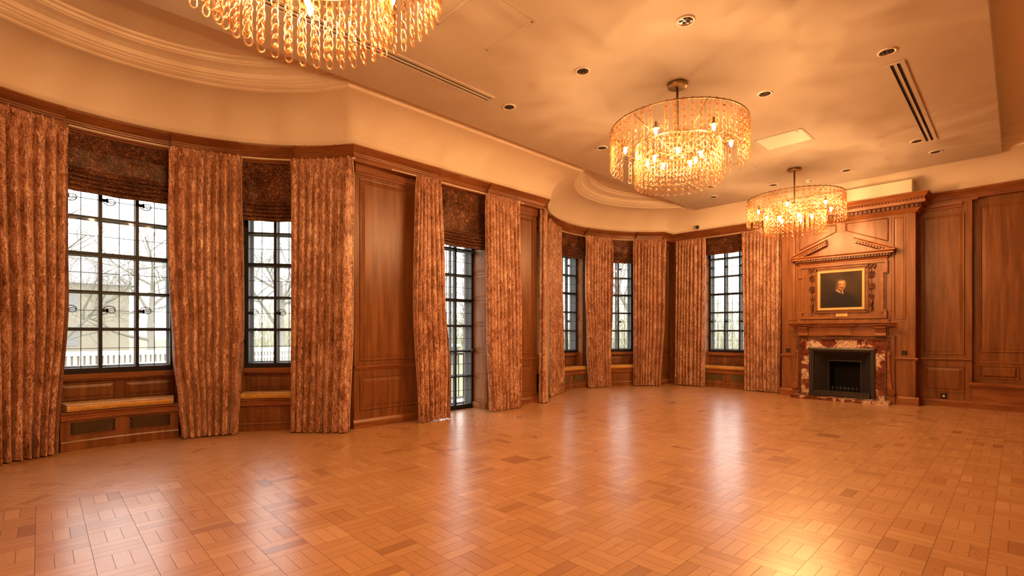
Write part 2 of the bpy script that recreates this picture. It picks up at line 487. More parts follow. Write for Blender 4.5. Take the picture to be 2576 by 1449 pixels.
# hidden pier between the far bay and the end wall
Y3 = bp(1, thc(1, WD), WD)[1]; YW = YE - WD
wl.quad((XW, Y3, 0), (XW, YW, 0), (XW, YW, 3.72), (XW, Y3, 3.72))
wall_left = wl.build('wall_left', M['oak'])
tag(wall_left, 'oak panelled window wall with two curved bays', 'wall', kind='structure')
pn = MB()
Fl = frame((XW, 0, 0), (0, 1, 0), (1, 0, 0))
pn.panel(Fl, Y1+.075, .945, FD0-.06, 3.525); pn.panel(Fl, Y1+.075, .245, FD0-.06, .728)
pn.panel(Fl, FD1+.06, .945, Y2-.075, 3.525); pn.panel(Fl, FD1+.06, .245, Y2-.075, .728)
F2 = frame((XW, 0, 0), (0, 1, 0), (1, 0, 0))
pn.panel(F2, Y3+.06, .945, YW-.06, 3.525); pn.panel(F2, Y3+.06, .245, YW-.06, .728)
pn.build('wall_panel', M['oak'], wall_left)
rl = MB()
for ya, yb in ((Y1, FD0-.03), (FD1+.03, Y2), (Y3, YW)):
    rl.box(XW, ya, 3.60, XW+.035, yb, 3.70); rl.box(XW, ya, 3.57, XW+.02, yb, 3.60)
    line_piece(rl, (XW, ya), (XW, yb), (1, 0), [(0, .875), (.035, .872), (.035, .855), (.02, .845), (.012, .825), (0, .82)])
rl.build('dado_rail', M['oak_h'], wall_left)
bs = MB()
for ya, yb in ((Y1-.02, FD0-.02), (FD1+.02, Y2+.02), (Y3, YW)):
    line_piece(bs, (XW, ya), (XW, yb), (1, 0), [(0, 0), (.03, 0), (.03, .085), (.022, .10), (.012, .118), (0, .125)])
o = bs.build('baseboard_left', M['oak_h']); tag(o, 'oak skirting board along the window wall piers', 'skirting', kind='structure')

# ------------------------------------------------------------------ windows
ROWS = [.915, 1.39, 1.85, 2.31, 2.76, 3.21, 3.55]
wincount = [0]
def latch_mesh(mb, F, x, z, flip=1):
    """iron spade handle: plate, ring and curl"""
    mb.obox(F, x-.012, .012, z-.03, x+.012, .028, z+.03)
    mb.obox(F, x, .02, z-.018, x+.07, .034, z+.018)
    mb.obox(F, x+.055, .018, z-.028, x+.072, .034, z+.028)
    mb.tube([fr(F, x+.105+.036*math.cos(a), .03, z+.026*math.sin(a)) for a in [2*PI*k/12 for k in range(12)]], .0045, 5, closed=True)
    mb.tube([fr(F, x+.085+.062*math.cos(a), .03, z - flip*(.0 + .055*math.sin(a))) for a in [PI*(1.0-k/8*.92) for k in range(9)]], .005, 5)
def make_window(F, n, rows, main, name, label, cat, latches=(), z_head=HEAD, outer=True, lw=.363, sill=True, latch_lights=None):
    """F: origin at the middle of the glazing plane, a along the width, b towards the room"""
    root = empty(name, (0, 0, 0)); tag(root, label, cat, kind='structure')
    w = n*lw; x0, x1 = -w/2, w/2; zb, zt = rows[0], rows[-1]
    f = MB()
    f.obox(F, x0-.06, -.05, zb-.065, x1+.06, .035, zb)          # bottom rail
    f.obox(F, x0-.06, -.05, zt, x1+.06, .035, z_head)
    f.obox(F, x0-.06, -.05, zb, x0+.012, .03, zt); f.obox(F, x1-.012, -.05, zb, x1+.06, .03, zt)
    f.build('frame', M['iron'], root)
    f = MB()
    for i in range(1, n): f.obox(F, x0+i*lw-.018, -.04, zb, x0+i*lw+.018, .026, zt)
    f.build('mullion', M['iron'], root)
    f = MB()
    for k, z in enumerate(rows[1:-1]):
        h = .024 if k == main else .012
        for i in range(n):
            f.obox(F, x0+i*lw+(.018 if i else .012), -.03, z-h, x0+(i+1)*lw-(.018 if i < n-1 else .012), .016, z+h)
    f.build('transom', M['iron'], root)
    f = MB()
    for i in range(n): f.obox(F, x0+(i+.5)*lw-.0035, -.003, zb, x0+(i+.5)*lw+.0035, .005, zt)
    for k in range(len(rows)-1):
        z = (rows[k]+rows[k+1])/2
        if rows[k+1]-rows[k] > .4: f.obox(F, x0, -.003, z-.0032, x1, .0045, z+.0032)
    f.build('lead_came', M['lead'], root)
    g = MB()
    for i in range(n):
        g.quad(fr(F, x0+i*lw, 0, zb), fr(F, x0+(i+1)*lw, 0, zb), fr(F, x0+(i+1)*lw, 0, zt), fr(F, x0+i*lw, 0, zt))
    g.build('glass', M['pane'], root)
    if outer:
        f = MB(); b0, b1 = -.165, -.12
        f.obox(F, x0-.08, b0, zb-.08, x1+.08, b1, zb+.02); f.obox(F, x0-.08, b0, zt-.02, x1+.08, b1, z_head)
        f.obox(F, x0-.08, b0, zb, x0+.03, b1, zt); f.obox(F, x1-.03, b0, zb, x1+.08, b1, zt)
        for i in range(1, n): f.obox(F, x0+i*lw-.016, b0, zb, x0+i*lw+.016, b1, zt)
        for k, z in enumerate(rows[1:-1]): f.obox(F, x0, b0+.02, z-.022, x1, b1-.01, z+.022)
        f.build('outer_frame', M['grey_frame'], root)
    if sill:
        f = MB(); f.obox(F, x0-.07, -.02, zb-.13, x1+.07, .07, zb-.066); f.obox(F, x0-.07, -.02, zb-.15, x1+.07, .045, zb-.13)
        f.build('sill', M['oak_h'], root)
    for z, flip in latches:
        for i in (latch_lights if latch_lights is not None else range(n)):
            f = MB(); latch_mesh(f, F, x0+i*lw+.0, z, flip); f.build('handle', M['iron'], root)
    return root
def bayframe(b, thdeg, R=3.14):
    th = D(thdeg); C = BAYS[b]
    return frame((C[0]-R*math.cos(th), C[1]+R*math.sin(th), 0), (math.sin(th), math.cos(th), 0), (math.cos(th), -math.sin(th), 0))
def embrasure(root, F, wa, depth, zfloor, zhead=HEAD, panels=True, stack=None, wb=None, apron=True, apn=2):
    """reveals, soffit and the apron panel below the sill; wa half width at the window, wb at the room side"""
    wb = wb or wa
    m = MB(); p = MB()
    for sgn in (-1, 1):
        a = fr(F, sgn*wa, -.05, 0); b_ = fr(F, sgn*wb, depth, 0)
        m.quad((a[0], a[1], zfloor), (b_[0], b_[1], zfloor), (b_[0], b_[1], zhead), (a[0], a[1], zhead))
        u = Vector((b_[0]-a[0], b_[1]-a[1], 0)); L = u.length; u /= L
        nn = Vector((-u.y, u.x, 0));
        if nn.dot(Vector(F[1]))*sgn > 0: nn = -nn
        FR = frame((a[0], a[1], 0), tuple(u), tuple(nn))
        zs = stack
        for k in range(len(zs)-1):
            p.panel(FR, .075, zs[k]+.02, L-.02, zs[k+1]-.02, .010, .012, .025, .008)
    m.quad(fr(F, -wa, -.05, zhead), fr(F, wa, -.05, zhead), fr(F, wb, depth, zhead), fr(F, -wb, depth, zhead))
    m.build('reveal', M['oak_light'], root); p.build('reveal_panel', M['oak_light'], root)
    if apron:
        q = MB(); q.quad(fr(F, -wa, .0, zfloor), fr(F, wa, .0, zfloor), fr(F, wa, .0, .80), fr(F, -wa, .0, .80))
        FA = (fr(F, 0, .0, 0), F[1], F[2], F[3])
        s = 2*wa/apn
        for i in range(apn): q.panel(FA, -wa+i*s+.045, .53, -wa+(i+1)*s-.03, .735, .012, .014, .035, .010)
        q.build('apron_panel', M['oak'], root)
STK = [.80, 1.22, 1.68, 2.14, 2.60, 3.06, 3.6]
LT = [(1.62, -1), (2.985, 1)]
def bay_window(b, th, n, half, name, label, op):
    F = bayframe(b, th)
    r = make_window(F, n, ROWS, 2, name, label, 'window', LT)
    # half widths from the opening angles
    wa = n*.363/2 + .055
    embrasure(r, F, wa, 3.14 - (R0 - WD) + .02, .44, stack=[.5, .79] + STK[1:], wb=wa-.015, apn=2 if n == 3 else 1)
    return r
bay_window(0, -33, 2, 8, 'window_1', 'narrow leaded window of the near bay beyond the left edge', 0)
bay_window(0, 0, 3, 10.9, 'window_2', 'largest leaded three-light window at the far left, over a gold seat', 1)
bay_window(0, 33, 2, 8, 'window_3', 'narrow leaded window in the near bay left of the plain oak panel', 2)
bay_window(1, -33, 2, 8, 'window_4', 'leaded window of the far bay seen edge-on behind a curtain', 0)
bay_window(1, -1.25, 3, 10.9, 'window_5', 'leaded window at the middle of the far bay with panelled reveal', 1)
bay_window(1, 31.5, 2, 8, 'window_6', 'leaded window at the right of the far bay', 2)
# end wall window
F5 = frame((-4.925, 12.35, 0), (1, 0, 0), (0, -1, 0))
r = make_window(F5, 3, ROWS, 2, 'window_7', 'leaded window in the end wall left of the fireplace', 'window', LT)
embrasure(r, F5, .6, .30, .44, stack=[.5, .79] + STK[1:])
# glazed door
FDr = frame((-6.85, 5.045, 0), (0, 1, 0), (1, 0, 0))
r = make_window(FDr, 3, [.075, .57, 1.015, 1.465, 1.915, 2.36, 2.81, 3.25, 3.6], 3, 'door_1', 'tall leaded glass door between the two bays', 'door', (), sill=False)
for z, fl in ((1.03, 1), (2.78, 1)):
    f = MB(); f.obox(FDr, .52, .02, z-.03, .56, .05, z+.03); f.ball(fr(FDr, .53, .075, z), .03); f.tube([fr(FDr, .53, .05, z), fr(FDr, .50, .09, z-.03), fr(FDr, .47, .09, z-.06)], .008, 6)
    f.build('handle', M['iron'], r)
embrasure(r, FDr, .59, .40, 0, stack=[.10, .56, 1.02, 1.48, 1.94, 2.40, 2.86, 3.5], apron=False)
f = MB(); f.obox(FDr, .55, .0, 0, .60, .37, .11); f.obox(FDr, -.60, .0, 0, -.55, .37, .11); f.build('plinth_block', M['oak_light'], r)
f = MB(); f.obox(FDr, -.6, -.2, -.05, .6, .05, .012); f.build('threshold', M['iron'], r)
# outer shell of the house round the windows, so daylight only comes through the glass
sh = MB()
def shell_arc(b, ta, tb, za, zb, n=6):
    rows = [[(*bp(b, lerp(D(ta), D(tb), i/n), -.53), z) for i in range(n+1)] for z in (za, zb)]
    sh.grid(rows, True)
for b, cs in ((0, ((-33, 2), (0, 3), (33, 2))), (1, ((-33, 2), (-1.25, 3), (31.5, 2)))):
    ed = [-54]
    for c, n in cs:
        h = math.degrees(math.atan((n*.363/2+.05)/3.14)); ed += [c-h, c+h]
    ed.append(54)
    for k in range(0, len(ed), 2): shell_arc(b, ed[k], ed[k+1], -.6, 4.7)
    for k in range(1, len(ed)-1, 2):
        shell_arc(b, ed[k], ed[k+1], -.6, .80); shell_arc(b, ed[k], ed[k+1], HEAD, 4.7)
def shell_x(x, ya, yb, za, zb): sh.quad((x, ya, za), (x, yb, za), (x, yb, zb), (x, ya, zb))
xo = -6.87
shell_x(xo, 2.6, 4.455, -.6, 4.7); shell_x(xo, 5.635, 7.3, -.6, 4.7); shell_x(xo, 4.455, 5.635, HEAD, 4.7); shell_x(xo, 4.455, 5.635, -.6, 0)
def shell_y(y, xa, xb, za, zb): sh.quad((xa, y, za), (xb, y, za), (xb, y, zb), (xa, y, zb))
yo = 12.38
shell_y(yo, -7.2, -5.515, -.6, 4.7); shell_y(yo, -4.335, 1.2, -.6, 4.7); shell_y(yo, -5.515, -4.335, HEAD, 4.7); shell_y(yo, -5.515, -4.335, -.6, .80)
shell_x(-6.48, 11.7, 12.4, -.6, 4.7)
o = sh.build('wall_outer', M['stone']); tag(o, 'buff outer masonry behind the panelling', 'wall', kind='structure')

# ------------------------------------------------------------------ window seats, cushions
def seat_arc(b, th, half, dfront, name_label, cush_label, ngr):
    """box seat in a bay opening"""
    root = empty('window_seat', (*bp(b, D(th), dfront-.2), 0)); loc = root.location.copy()
    tag(root, name_label, 'window seat', 'oak window seats')
    A, B = D(th-half), D(th+half)
    def part(prof, nm, mat, aa=A, bb=B, n=14):
        m = MB(); arc_piece(m, b, aa, bb, prof, n)
        m.v = [(x-loc[0], y-loc[1], z) for x, y, z in m.v]
        return m.build(nm, M[mat], root)
    db = -.40; d = dfront
    part([(db, .438), (d+.012, .438), (d+.014, .425), (d+.004, .412), (d-.002, .40), (d-.004, .375), (d+.012, .37), (d+.014, .35), (d, .342), (db, .342)], 'seat_board', 'oak_h')
    part([(db, .342), (d-.006, .342), (d-.004, .335), (d-.014, .328), (d-.016, .12), (d+.0, .115), (d+.008, .095), (d-.003, .088), (d-.004, 0), (db, 0)], 'seat_front', 'oak')
    if ngr:
        gw = .40/(R0-d)*1.0
        for s in (-1, 1):
            ca = D(th) + s*(.27/(R0-d))
            m = MB(); a0, a1 = ca-gw/2, ca+gw/2
            arc_piece(m, b, a0, a1, [(d-.013, .322), (d-.015, .322), (d-.015, .178), (d-.013, .178)], 8)
            m.v = [(x-loc[0], y-loc[1], z) for x, y, z in m.v]
            g = m.build('grille', M['dark'], root)
            m = MB(); N = 26
            for k in range(-9, N):
                for sg in (1, -1):
                    t0 = k/N; z0 = .18 if sg == 1 else .32
                    pts = []
                    for q in range(4):
                        t = t0 + q*3/N
                        if 0 <= t <= 1: pts.append((*bp(b, lerp(a0, a1, t), d-.010), z0+sg*.14*q/3))
                    if len(pts) > 1: m.tube(pts, .0022, 3, caps=False)
            m.v = [(x-loc[0], y-loc[1], z) for x, y, z in m.v]
            m.build('grille_wire', M['brass'], g)
            m = MB()
            for zz_ in (.172, .322): arc_piece(m, b, a0-.008/(R0-d)*2, a1+.008/(R0-d)*2, [(d-.004, zz_), (d-.004, zz_+.006), (d-.016, zz_+.006), (d-.016, zz_)], 8)
            m.v = [(x-loc[0], y-loc[1], z) for x, y, z in m.v]
            m.build('grille_bead', M['oak_h'], root)
    else:
        m = MB(); F = bayframe(b, th, R0-d+.016)
        w = half*PI/180*(R0-d)
        m.panel(F, -w+.03, .135, w-.03, .32, .01, .012, .03, .008)
        m.v = [(x-loc[0], y-loc[1], z) for x, y, z in m.v]
        m.build('front_panel', M['oak'], root)
    # cushion
    c = empty('seat_cushion', (*bp(b, D(th), dfront-.2), .44)); cl = c.location.copy()
    tag(c, cush_label, 'cushion', 'gold velvet seat cushions')
    m = MB(); rows = []
    ch_ = 10.5 if half > 10 else 7.3
    a_, b_ = D(th-ch_), D(th+ch_)
    prof = [(db+.02, .441), (d-.02, .441), (d-.004, .452), (d+.001, .475), (d-.002, .503), (d-.016, .517), (d-.05, .523), (d-.2, .528), (db+.06, .523), (db+.03, .512), (db+.02, .48)]
    n = 40; rnd = random.Random(int(th*10)+b)
    for dd, z in prof:
        rows.append([(bp(b, lerp(a_, b_, i/n), dd)[0]-cl[0], bp(b, lerp(a_, b_, i/n), dd)[1]-cl[1], z-.44+(rnd.uniform(-.0025, .0025) if z > .46 else 0)) for i in range(n+1)])
    m.grid(rows, True, closed_v=True)
    m.add([r_[0] for r_ in rows], [tuple(range(len(rows)))]); m.add([r_[-1] for r_ in rows], [tuple(range(len(rows)))])
    m.build('cushion_pad', M['cushion'], c)
    for dd, z in ((d-.004, .512), (d, .449)):
        m = MB(); m.tube([(bp(b, lerp(a_, b_, i/24), dd)[0]-cl[0], bp(b, lerp(a_, b_, i/24), dd)[1]-cl[1], z-.44) for i in range(25)], .004, 5)
        m.build('piping', M['cushion'], c)
seat_arc(0, 0, 11.6, -.03, 'oak window seat with two wire grilles under the far left window', 'gold velvet cushion on the seat under the far left window', 2)
seat_arc(0, 33, 8.6, -.13, 'plain fronted oak window seat in the near bay left of the oak wall panel', 'gold velvet cushion on the plain fronted seat of the near bay', 0)
seat_arc(1, -1.25, 11.6, -.105, 'oak window seat with grilles in the middle of the far bay', 'dull gold cushion on the seat in the middle of the far bay', 2)
seat_arc(1, 31.5, 8.6, -.10, 'plain fronted oak seat under the right window of the far bay', 'dark gold cushion under the right window of the far bay', 0)
def seat_end():
    root = empty('window_seat', (-4.925, 12.16, 0)); tag(root, 'oak window seat with grilles against the end wall left of the fireplace', 'window seat', 'oak window seats')
    Yf = 11.99
    def lb(nm, mat, prof):
        m = MB(); line_piece(m, (-5.54+4.925, Yf-12.16), (-4.31+4.925, Yf-12.16), (0, -1), prof); return m.build(nm, M[mat], root)
    db = -.34
    lb('seat_board', 'oak_h', [(db, .438), (.012, .438), (.014, .425), (.004, .412), (-.002, .40), (-.004, .375), (.012, .37), (.014, .35), (0, .342), (db, .342)])
    lb('seat_front', 'oak', [(db, .342), (-.006, .342), (-.014, .328), (-.016, .12), (0, .115), (.008, .095), (-.003, .088), (-.004, 0), (db, 0)])
    for s in (-1, 1):
        cx = s*.285
        m = MB(); m.box(cx-.2, Yf+.013-12.16, .178, cx+.2, Yf+.0155-12.16, .322); g = m.build('grille', M['dark'], root)
        m = MB()
        for k in range(-9, 26):
            for sg in (1, -1):
                a = max(0, k/26); b_ = min(1, (k+9)/26)
                if b_ <= a: continue
                za = (a-k/26)/(9/26); zb = (b_-k/26)/(9/26)
                z0 = .18 if sg == 1 else .32
                m.tube([(cx-.2+.4*a, Yf+.010-12.16, z0+sg*.14*za), (cx-.2+.4*b_, Yf+.010-12.16, z0+sg*.14*zb)], .0022, 3, caps=False)
        m.build('grille_wire', M['brass'], g)
    c = empty('seat_cushion', (-4.925, 12.16, .44)); tag(c, 'gold velvet cushion on the seat left of the fireplace', 'cushion', 'gold velvet seat cushions')
    m = MB(); rows = []
    for dd, z in [(db+.02, .441), (-.02, .441), (-.004, .452), (.001, .475), (-.002, .503), (-.016, .517), (-.05, .523), (-.2, .527), (db+.06, .52), (db+.02, .48)]:
        rows.append([(lerp(-.57, .57, i/20), Yf-dd-12.16, z-.44) for i in range(21)])
    m.grid(rows, True, closed_v=True); m.add([r_[0] for r_ in rows], [tuple(range(len(rows)))]); m.add([r_[-1] for r_ in rows], [tuple(range(len(rows)))])
    m.build('cushion_pad', M['cushion'], c)
    m = MB(); m.tube([(-.57, Yf+.004-12.16, .072), (.57, Yf+.004-12.16, .072)], .004, 5); m.build('piping', M['cushion'], c)
seat_end()

# ------------------------------------------------------------------ curtains
RAILZ = 3.685
def curtain(pt, keysL, keysR, nf, label, amp=.047, dbase=.05, seed=0, lin=True, ztop=RAILZ, zbot=.012):
    """pt(s,d) maps path position and inward offset to plan; keys: list of (z, s)"""
    rnd = random.Random(seed)
    def key(K, z):
        K = sorted(K)
        if z <= K[0][0]: return K[0][1]
        for (za, a), (zb, b) in zip(K, K[1:]):
            if z <= zb:
                t = (z-za)/(zb-za); return lerp(a, b, t*t*(3-2*t))
        return K[-1][1]
    root = empty('curtain'); NX = nf*14; NZ = 34
    tag(root, label, 'curtain', 'copper velvet curtains')
    ph = [rnd.uniform(-.35, .35) for _ in range(nf+1)]; am = [rnd.uniform(.7, 1.25) for _ in range(nf+1)]
    wob = [rnd.uniform(0, 6.28) for _ in range(4)]
    rows = []; lrows = []
    for iz in range(NZ+1):
        t = iz/NZ
        z = zbot + (ztop-zbot)*(t if t < .85 else .85+(t-.85)*1.0)
        a, b = key(keysL, z), key(keysR, z)
        low = 1-t
        row = []; lrow = []
        for ix in range(NX+1):
            u = ix/NX; x = u*nf; k = int(min(x, nf-1e-6)); f = x-k
            ph_ = lerp(ph[k], ph[k+1], f); A = lerp(am[k], am[k+1], f)
            w = math.sin(2*PI*(x+.25*math.sin(2*PI*u+wob[0]+low*1.3)) + ph_ + .35*math.sin(3*low+wob[1]))
            w2 = .28*math.sin(4*PI*x+wob[2]+2*low)
            head = max(0, (z-(ztop-.16))/.16)
            # pinch pleats: narrow forward ridges at the top, spreading into full folds below
            pin = math.exp(-((f-.5)/.10)**2)
            w = (1-abs(w))*-1.6+.6 if False else (math.copysign(abs(w)**.75, w))
            g = (w + w2*(.4+.6*low))*A*amp*(1-head)*(.75+.35*low) + head*pin*.036
            crumple = 0
            if z < .35: crumple = .012*(1-z/.35)*math.sin(38*u+9*z*4+wob[3])
            dd = dbase + g + crumple
            w_c = math.cos(2*PI*(x+.25*math.sin(2*PI*u+wob[0]+low*1.3)) + ph_ + .35*math.sin(3*low+wob[1]))
            edge = min(1, u*nf*1.5, (1-u)*nf*1.5)
            u2 = u - .145/nf*w_c*(1-head)*edge
            s_ = lerp(a, b, u2)
            zz_ = z + (.016*pin*head if iz == NZ else 0) + (0.003*math.sin(2*PI*x*1.0+wob[2])+.003 if iz == 0 else 0)
            p = pt(s_, dd); row.append((p[0], p[1], zz_))
            p = pt(s_, dd-.012); lrow.append((p[0], p[1], zz_ + (.03 if iz == 0 else 0)))
        rows.append(row); lrows.append(lrow)
    m = MB(); m.grid(rows, True); m.build('velvet_drape', M['velvet'], root)
    if lin:
        m = MB(); m.grid(lrows, True)
        # folded-back lining at the two edges
        for e in (0, -1):
            m.grid([[rows[i][e], lrows[i][e]] for i in range(NZ+1)], True)
        m.build('lining', M['lining'], root)
    return root
def P0(s, d): return bp(0, D(s), d)
def P1(s, d): return bp(1, D(s), d-.03)
def PX(s, d): return (XS-.02+d, s)
def PY(s, d): return (s, 11.86-d)
ZT = RAILZ
curtain(P0, [(0, -24), (ZT, -26)], [(0, -12.7), (1.8, -10.6), (ZT, -10.5)], 8, 'long copper velvet curtain at the far left edge of the picture', seed=1)
curtain(P0, [(0, 12.3), (.45, 11.6), (1.1, 10.2), (2.5, 9.2), (ZT, 9.5)], [(0, 25.6), (.5, 26.2), (1.6, 27.3), (ZT, 26.9)], 8, 'wide copper velvet curtain between the two windows of the near bay', seed=2)
curtain(P0, [(0, 39.5), (ZT, 39.7)], [(0, 56.6), (1.5, 57.8), (ZT, 58.3)], 8, 'copper velvet curtain at the right end of the near bay beside the oak panel', seed=3, amp=.045)
curtain(PX, [(0, 4.04), (1.7, 3.99), (ZT, 4.03)], [(0, 4.60), (.7, 4.62), (2.2, 4.55), (ZT, 4.48)], 7, 'narrow copper curtain left of the glazed door', seed=4, amp=.042, dbase=.02)
curtain(PX, [(0, 5.47), (1.4, 5.42), (ZT, 5.39)], [(0, 6.24), (1.6, 6.25), (ZT, 6.20)], 10, 'copper curtain with a cream lining edge right of the glazed door', seed=5, amp=.042, dbase=.02)
def PC(s, d):
    if s < .3: return (lerp(-6.40, -6.25, s/.3), 6.93 - d)
    t = (s-.3)/.7; p = bp(1, D(lerp(-51.0, -42, t)), d-.06); q = (-6.25 + d*.4, 6.93 - d)
    k = min(1, t*4); return (lerp(q[0], p[0], k), lerp(q[1], p[1], k))
curtain(PC, [(0, 0), (ZT, 0)], [(0, 1), (ZT, 1)], 5, 'curtain seen edge-on at the near corner of the far bay', seed=6, amp=.03, dbase=.02)
curtain(P1, [(0, -36), (ZT, -37)], [(0, -13), (1.2, -14), (ZT, -16.2)], 10, 'copper curtain left of the middle window in the far bay', seed=7, dbase=.055)
curtain(P1, [(0, 9.0), (1.0, 7.2), (2.4, 5.4), (ZT, 5.7)], [(0, 23.1), (ZT, 23.8)], 9, 'copper curtain with pale swept-back edge between two far bay windows', seed=8)
curtain(P1, [(0, 36.4), (ZT, 36.0)], [(0, 51.0), (1.8, 53.0), (ZT, 53.5)], 9, 'copper curtain at the right end of the far bay beside the corner', seed=9)
curtain(PY, [(0, -6.17), (ZT, -6.16)], [(0, -5.40), (ZT, -5.37)], 9, 'copper curtain on the end wall left of its window', seed=10)
curtain(PY, [(0, -4.45), (ZT, -4.50)], [(0, -3.69), (ZT, -3.65)], 10, 'copper curtain on the end wall beside the fireplace', seed=11)
# curtain rails
def rail(pts, label, mat='white'):
    root = empty('curtain_rail'); tag(root, label, 'curtain rail', 'curtain rails')
    m = MB(); m.tube(pts, .011, 8); m.build('pole', M[mat], root)
    for p in (pts[0], pts[-1]):
        m = MB(); m.ball(p, .014, 8, 6); m.build('end_cap', M[mat], root)
zr = 3.694
rail([(*bp(0, D(a), -.02), zr) for a in range(-26, 60, 2)], 'thin curved curtain rail under the near bay cornice')
rail([(XS-.03, 3.64, zr-.015), (XS-.03, 6.3, zr-.015)], 'white curtain rail showing against the oak over the panel', 'white')
rail([(*bp(1, D(a), -.11), zr) for a in range(-52, 56, 2)], 'thin curved curtain rail under the far bay cornice')
rail([(-6.16, 11.875, zr), (-3.64, 11.875, zr)], 'thin curtain rail over the end wall window')

# ------------------------------------------------------------------ roman blinds
def blind(pt, s0, s1, zb, label, seed=0, folds=5, d0=-.15):
    rnd = random.Random(seed)
    root = empty('roman_blind'); tag(root, label, 'blind', 'dark velvet roman blinds')
    zt = 3.695
    def sheet(prof, nm, sag=0.):
        m = MB(); n = 24; rows = []
        for d, z in prof:
            ph = rnd.uniform(0, 6)
            rows.append([(*pt(lerp(s0, s1, i/n), d0+d+.006*math.sin(i*.9+ph)*(1 if z < zt-.1 else 0)), z + sag*math.sin(PI*i/n)*-.012 + .004*math.sin(i*.7+ph)) for i in range(n+1)])
        m.grid(rows, True); return m.build(nm, M['blind'], root)
    stack = .26
    prof = [(0, zt), (.004, zt-.1)]
    z = zt-.1
    mid = (zt+zb+stack)/2
    prof += [(.006, mid+.02), (.014, mid), (.004, mid-.02), (.006, zb+stack)]
    sheet(prof, 'blind_panel')
    prof = [(.002, zb+stack+.02)]
    for k in range(folds):
        a = zb+stack-k*stack/folds; h = stack/folds
        prof += [(.012, a), (.045+.004*k, a-h*.45), (.05+.004*k, a-h*.8), (.018, a-h*.98)]
    prof += [(.03, zb)]
    prof.append((0, zb))
    sheet(prof, 'folded_stack', 1)
    m = MB(); rows = [[(*pt(lerp(s0, s1, i/12), d0+dd), z) for i in range(13)] for dd, z in ((-.03, 3.70), (.012, 3.70), (.012, 3.675), (-.03, 3.675))]
    m.grid(rows, False, closed_v=True); m.build('head_rail', M['oak_h'], root)
blind(P0, -10.8, 10.7, 3.0, 'dark velvet roman blind over the large window at far left', 1)
blind(P0, 25.6, 40.8, 2.885, 'dark roman blind of the narrow window in the near bay', 2)
blind(lambda s, d: (XS+d, s), 4.45, 5.62, 2.77, 'mottled copper roman blind over the glazed door', 3, d0=-.22)
blind(P1, -40.5, -25.5, 2.9, 'roman blind seen edge-on at the near side of the far bay', 4, d0=-.17)
blind(P1, -12.0, 9.4, 3.15, 'roman blind over the middle window of the far bay', 5, d0=-.17)
blind(P1, 23.9, 39.2, 3.12, 'darkest roman blind, over the right window of the far bay', 6, d0=-.17)
blind(lambda s, d: (s, YE-d), -5.50, -4.35, 3.27, 'roman blind over the end wall window left of the fireplace', 7, d0=-.17)

# ------------------------------------------------------------------ end wall
YB = 11.55                      # chimney breast face
BX0, BX1 = -3.56, -1.315
ew = MB()
ew.quad((-6.5, YW, 0), (-5.52, YW, 0), (-5.52, YW, 3.72), (-6.5, YW, 3.72))
ew.quad((-4.33, YW, 0), (BX0, YW, 0), (BX0, YW, 3.72), (-4.33, YW, 3.72))
ew.quad((-5.52, YW, HEAD), (-4.33, YW, HEAD), (-4.33, YW, 3.72), (-5.52, YW, 3.72))
FXa, FXb, FZ = -3.03, -1.905, 1.04      # fireplace opening in the breast
for xa, xb, za, zb in ((BX0, FXa, 0, 3.75), (FXb, BX1, 0, 3.75), (FXa, FXb, FZ, 3.75)):
    ew.quad((xa, YB, za), (xb, YB, za), (xb, YB, zb), (xa, YB, zb))
ew.quad((BX0, YB, 0), (BX0, YW, 0), (BX0, YW, 3.75), (BX0, YB, 3.75))
ew.quad((BX1, YB, 0), (BX1, 12.1, 0), (BX1, 12.1, 3.75), (BX1, YB, 3.75))
YM, YR = 11.90, 12.0            # middle panel plane, recessed right panel plane
ew.quad((BX1, YM, 0), (-.575, YM, 0), (-.575, YM, 3.75), (BX1, YM, 3.75))
ew.quad((-.575, YM, .42), (-.575, YR, .42), (-.575, YR, 3.75), (-.575, YM, 3.75))
ew.quad((-.575, YR, .42), (1.0, YR, .42), (1.0, YR, 3.75), (-.575, YR, 3.75))
wall_end = ew.build('wall_end', M['oak']); tag(wall_end, 'oak panelled end wall with the chimney breast and fireplace', 'wall', kind='structure')
pn = MB()
Fm = frame((0, YM, 0), (1, 0, 0), (0, -1, 0)); Fr_ = frame((0, YR, 0), (1, 0, 0), (0, -1, 0)); Fb = frame((0, YB, 0), (1, 0, 0), (0, -1, 0))
pn.panel(Fm, -1.245, .945, -.67, 3.50, .016, .022, .035, .006); pn.panel(Fm, -1.245, .262, -.67, .735, .014, .02, .05, .018)
pn.panel(Fr_, -.485, 1.00, .80, 3.585, .016, .022, .045, .006); pn.panel(Fr_, -.485, .535, .01, .768, .012, .018, .03, .020); pn.panel(Fr_, .08, .535, .60, .768, .012, .018, .03, .020)
for xa, xb in ((-3.46, -3.285), (-1.635, -1.45)): pn.panel(Fb, xa, 1.60, xb, 3.515, .012, .016, .018, .005)
pn.build('wall_panel', M['oak'], wall_end)
rl = MB()
DR = [(0, .880), (.032, .876), (.034, .862), (.02, .85), (.012, .832), (0, .828)]
line_piece(rl, (BX1+.02, YM), (-.585, YM), (0, -1), DR); line_piece(rl, (-.56, YR), (1, YR), (0, -1), [(0, .835), (.012, .83), (.012, .815), (0, .81)])
line_piece(rl, (BX0-.02, YB), (-3.25, YB), (0, -1), DR); line_piece(rl, (-1.66, YB), (BX1+.035, YB), (0, -1), DR)
line_piece(rl, (BX1, YB-.03), (BX1, YM), (1, 0), DR)
rl.build('dado_rail', M['oak_h'], wall_end)
pl = MB(); pl.box(-.625, YM-.055, .418, 1.0, YR, .455); pl.box(-.61, YM-.04, .455, 1.0, YR, .465); pl.box(-.61, YM-.035, .385, 1.0, YR, .418)
pl.box(-.575, YM-.002, .12, 1.0, YR, .39); pl.build('ledge', M['oak_h'], wall_end)
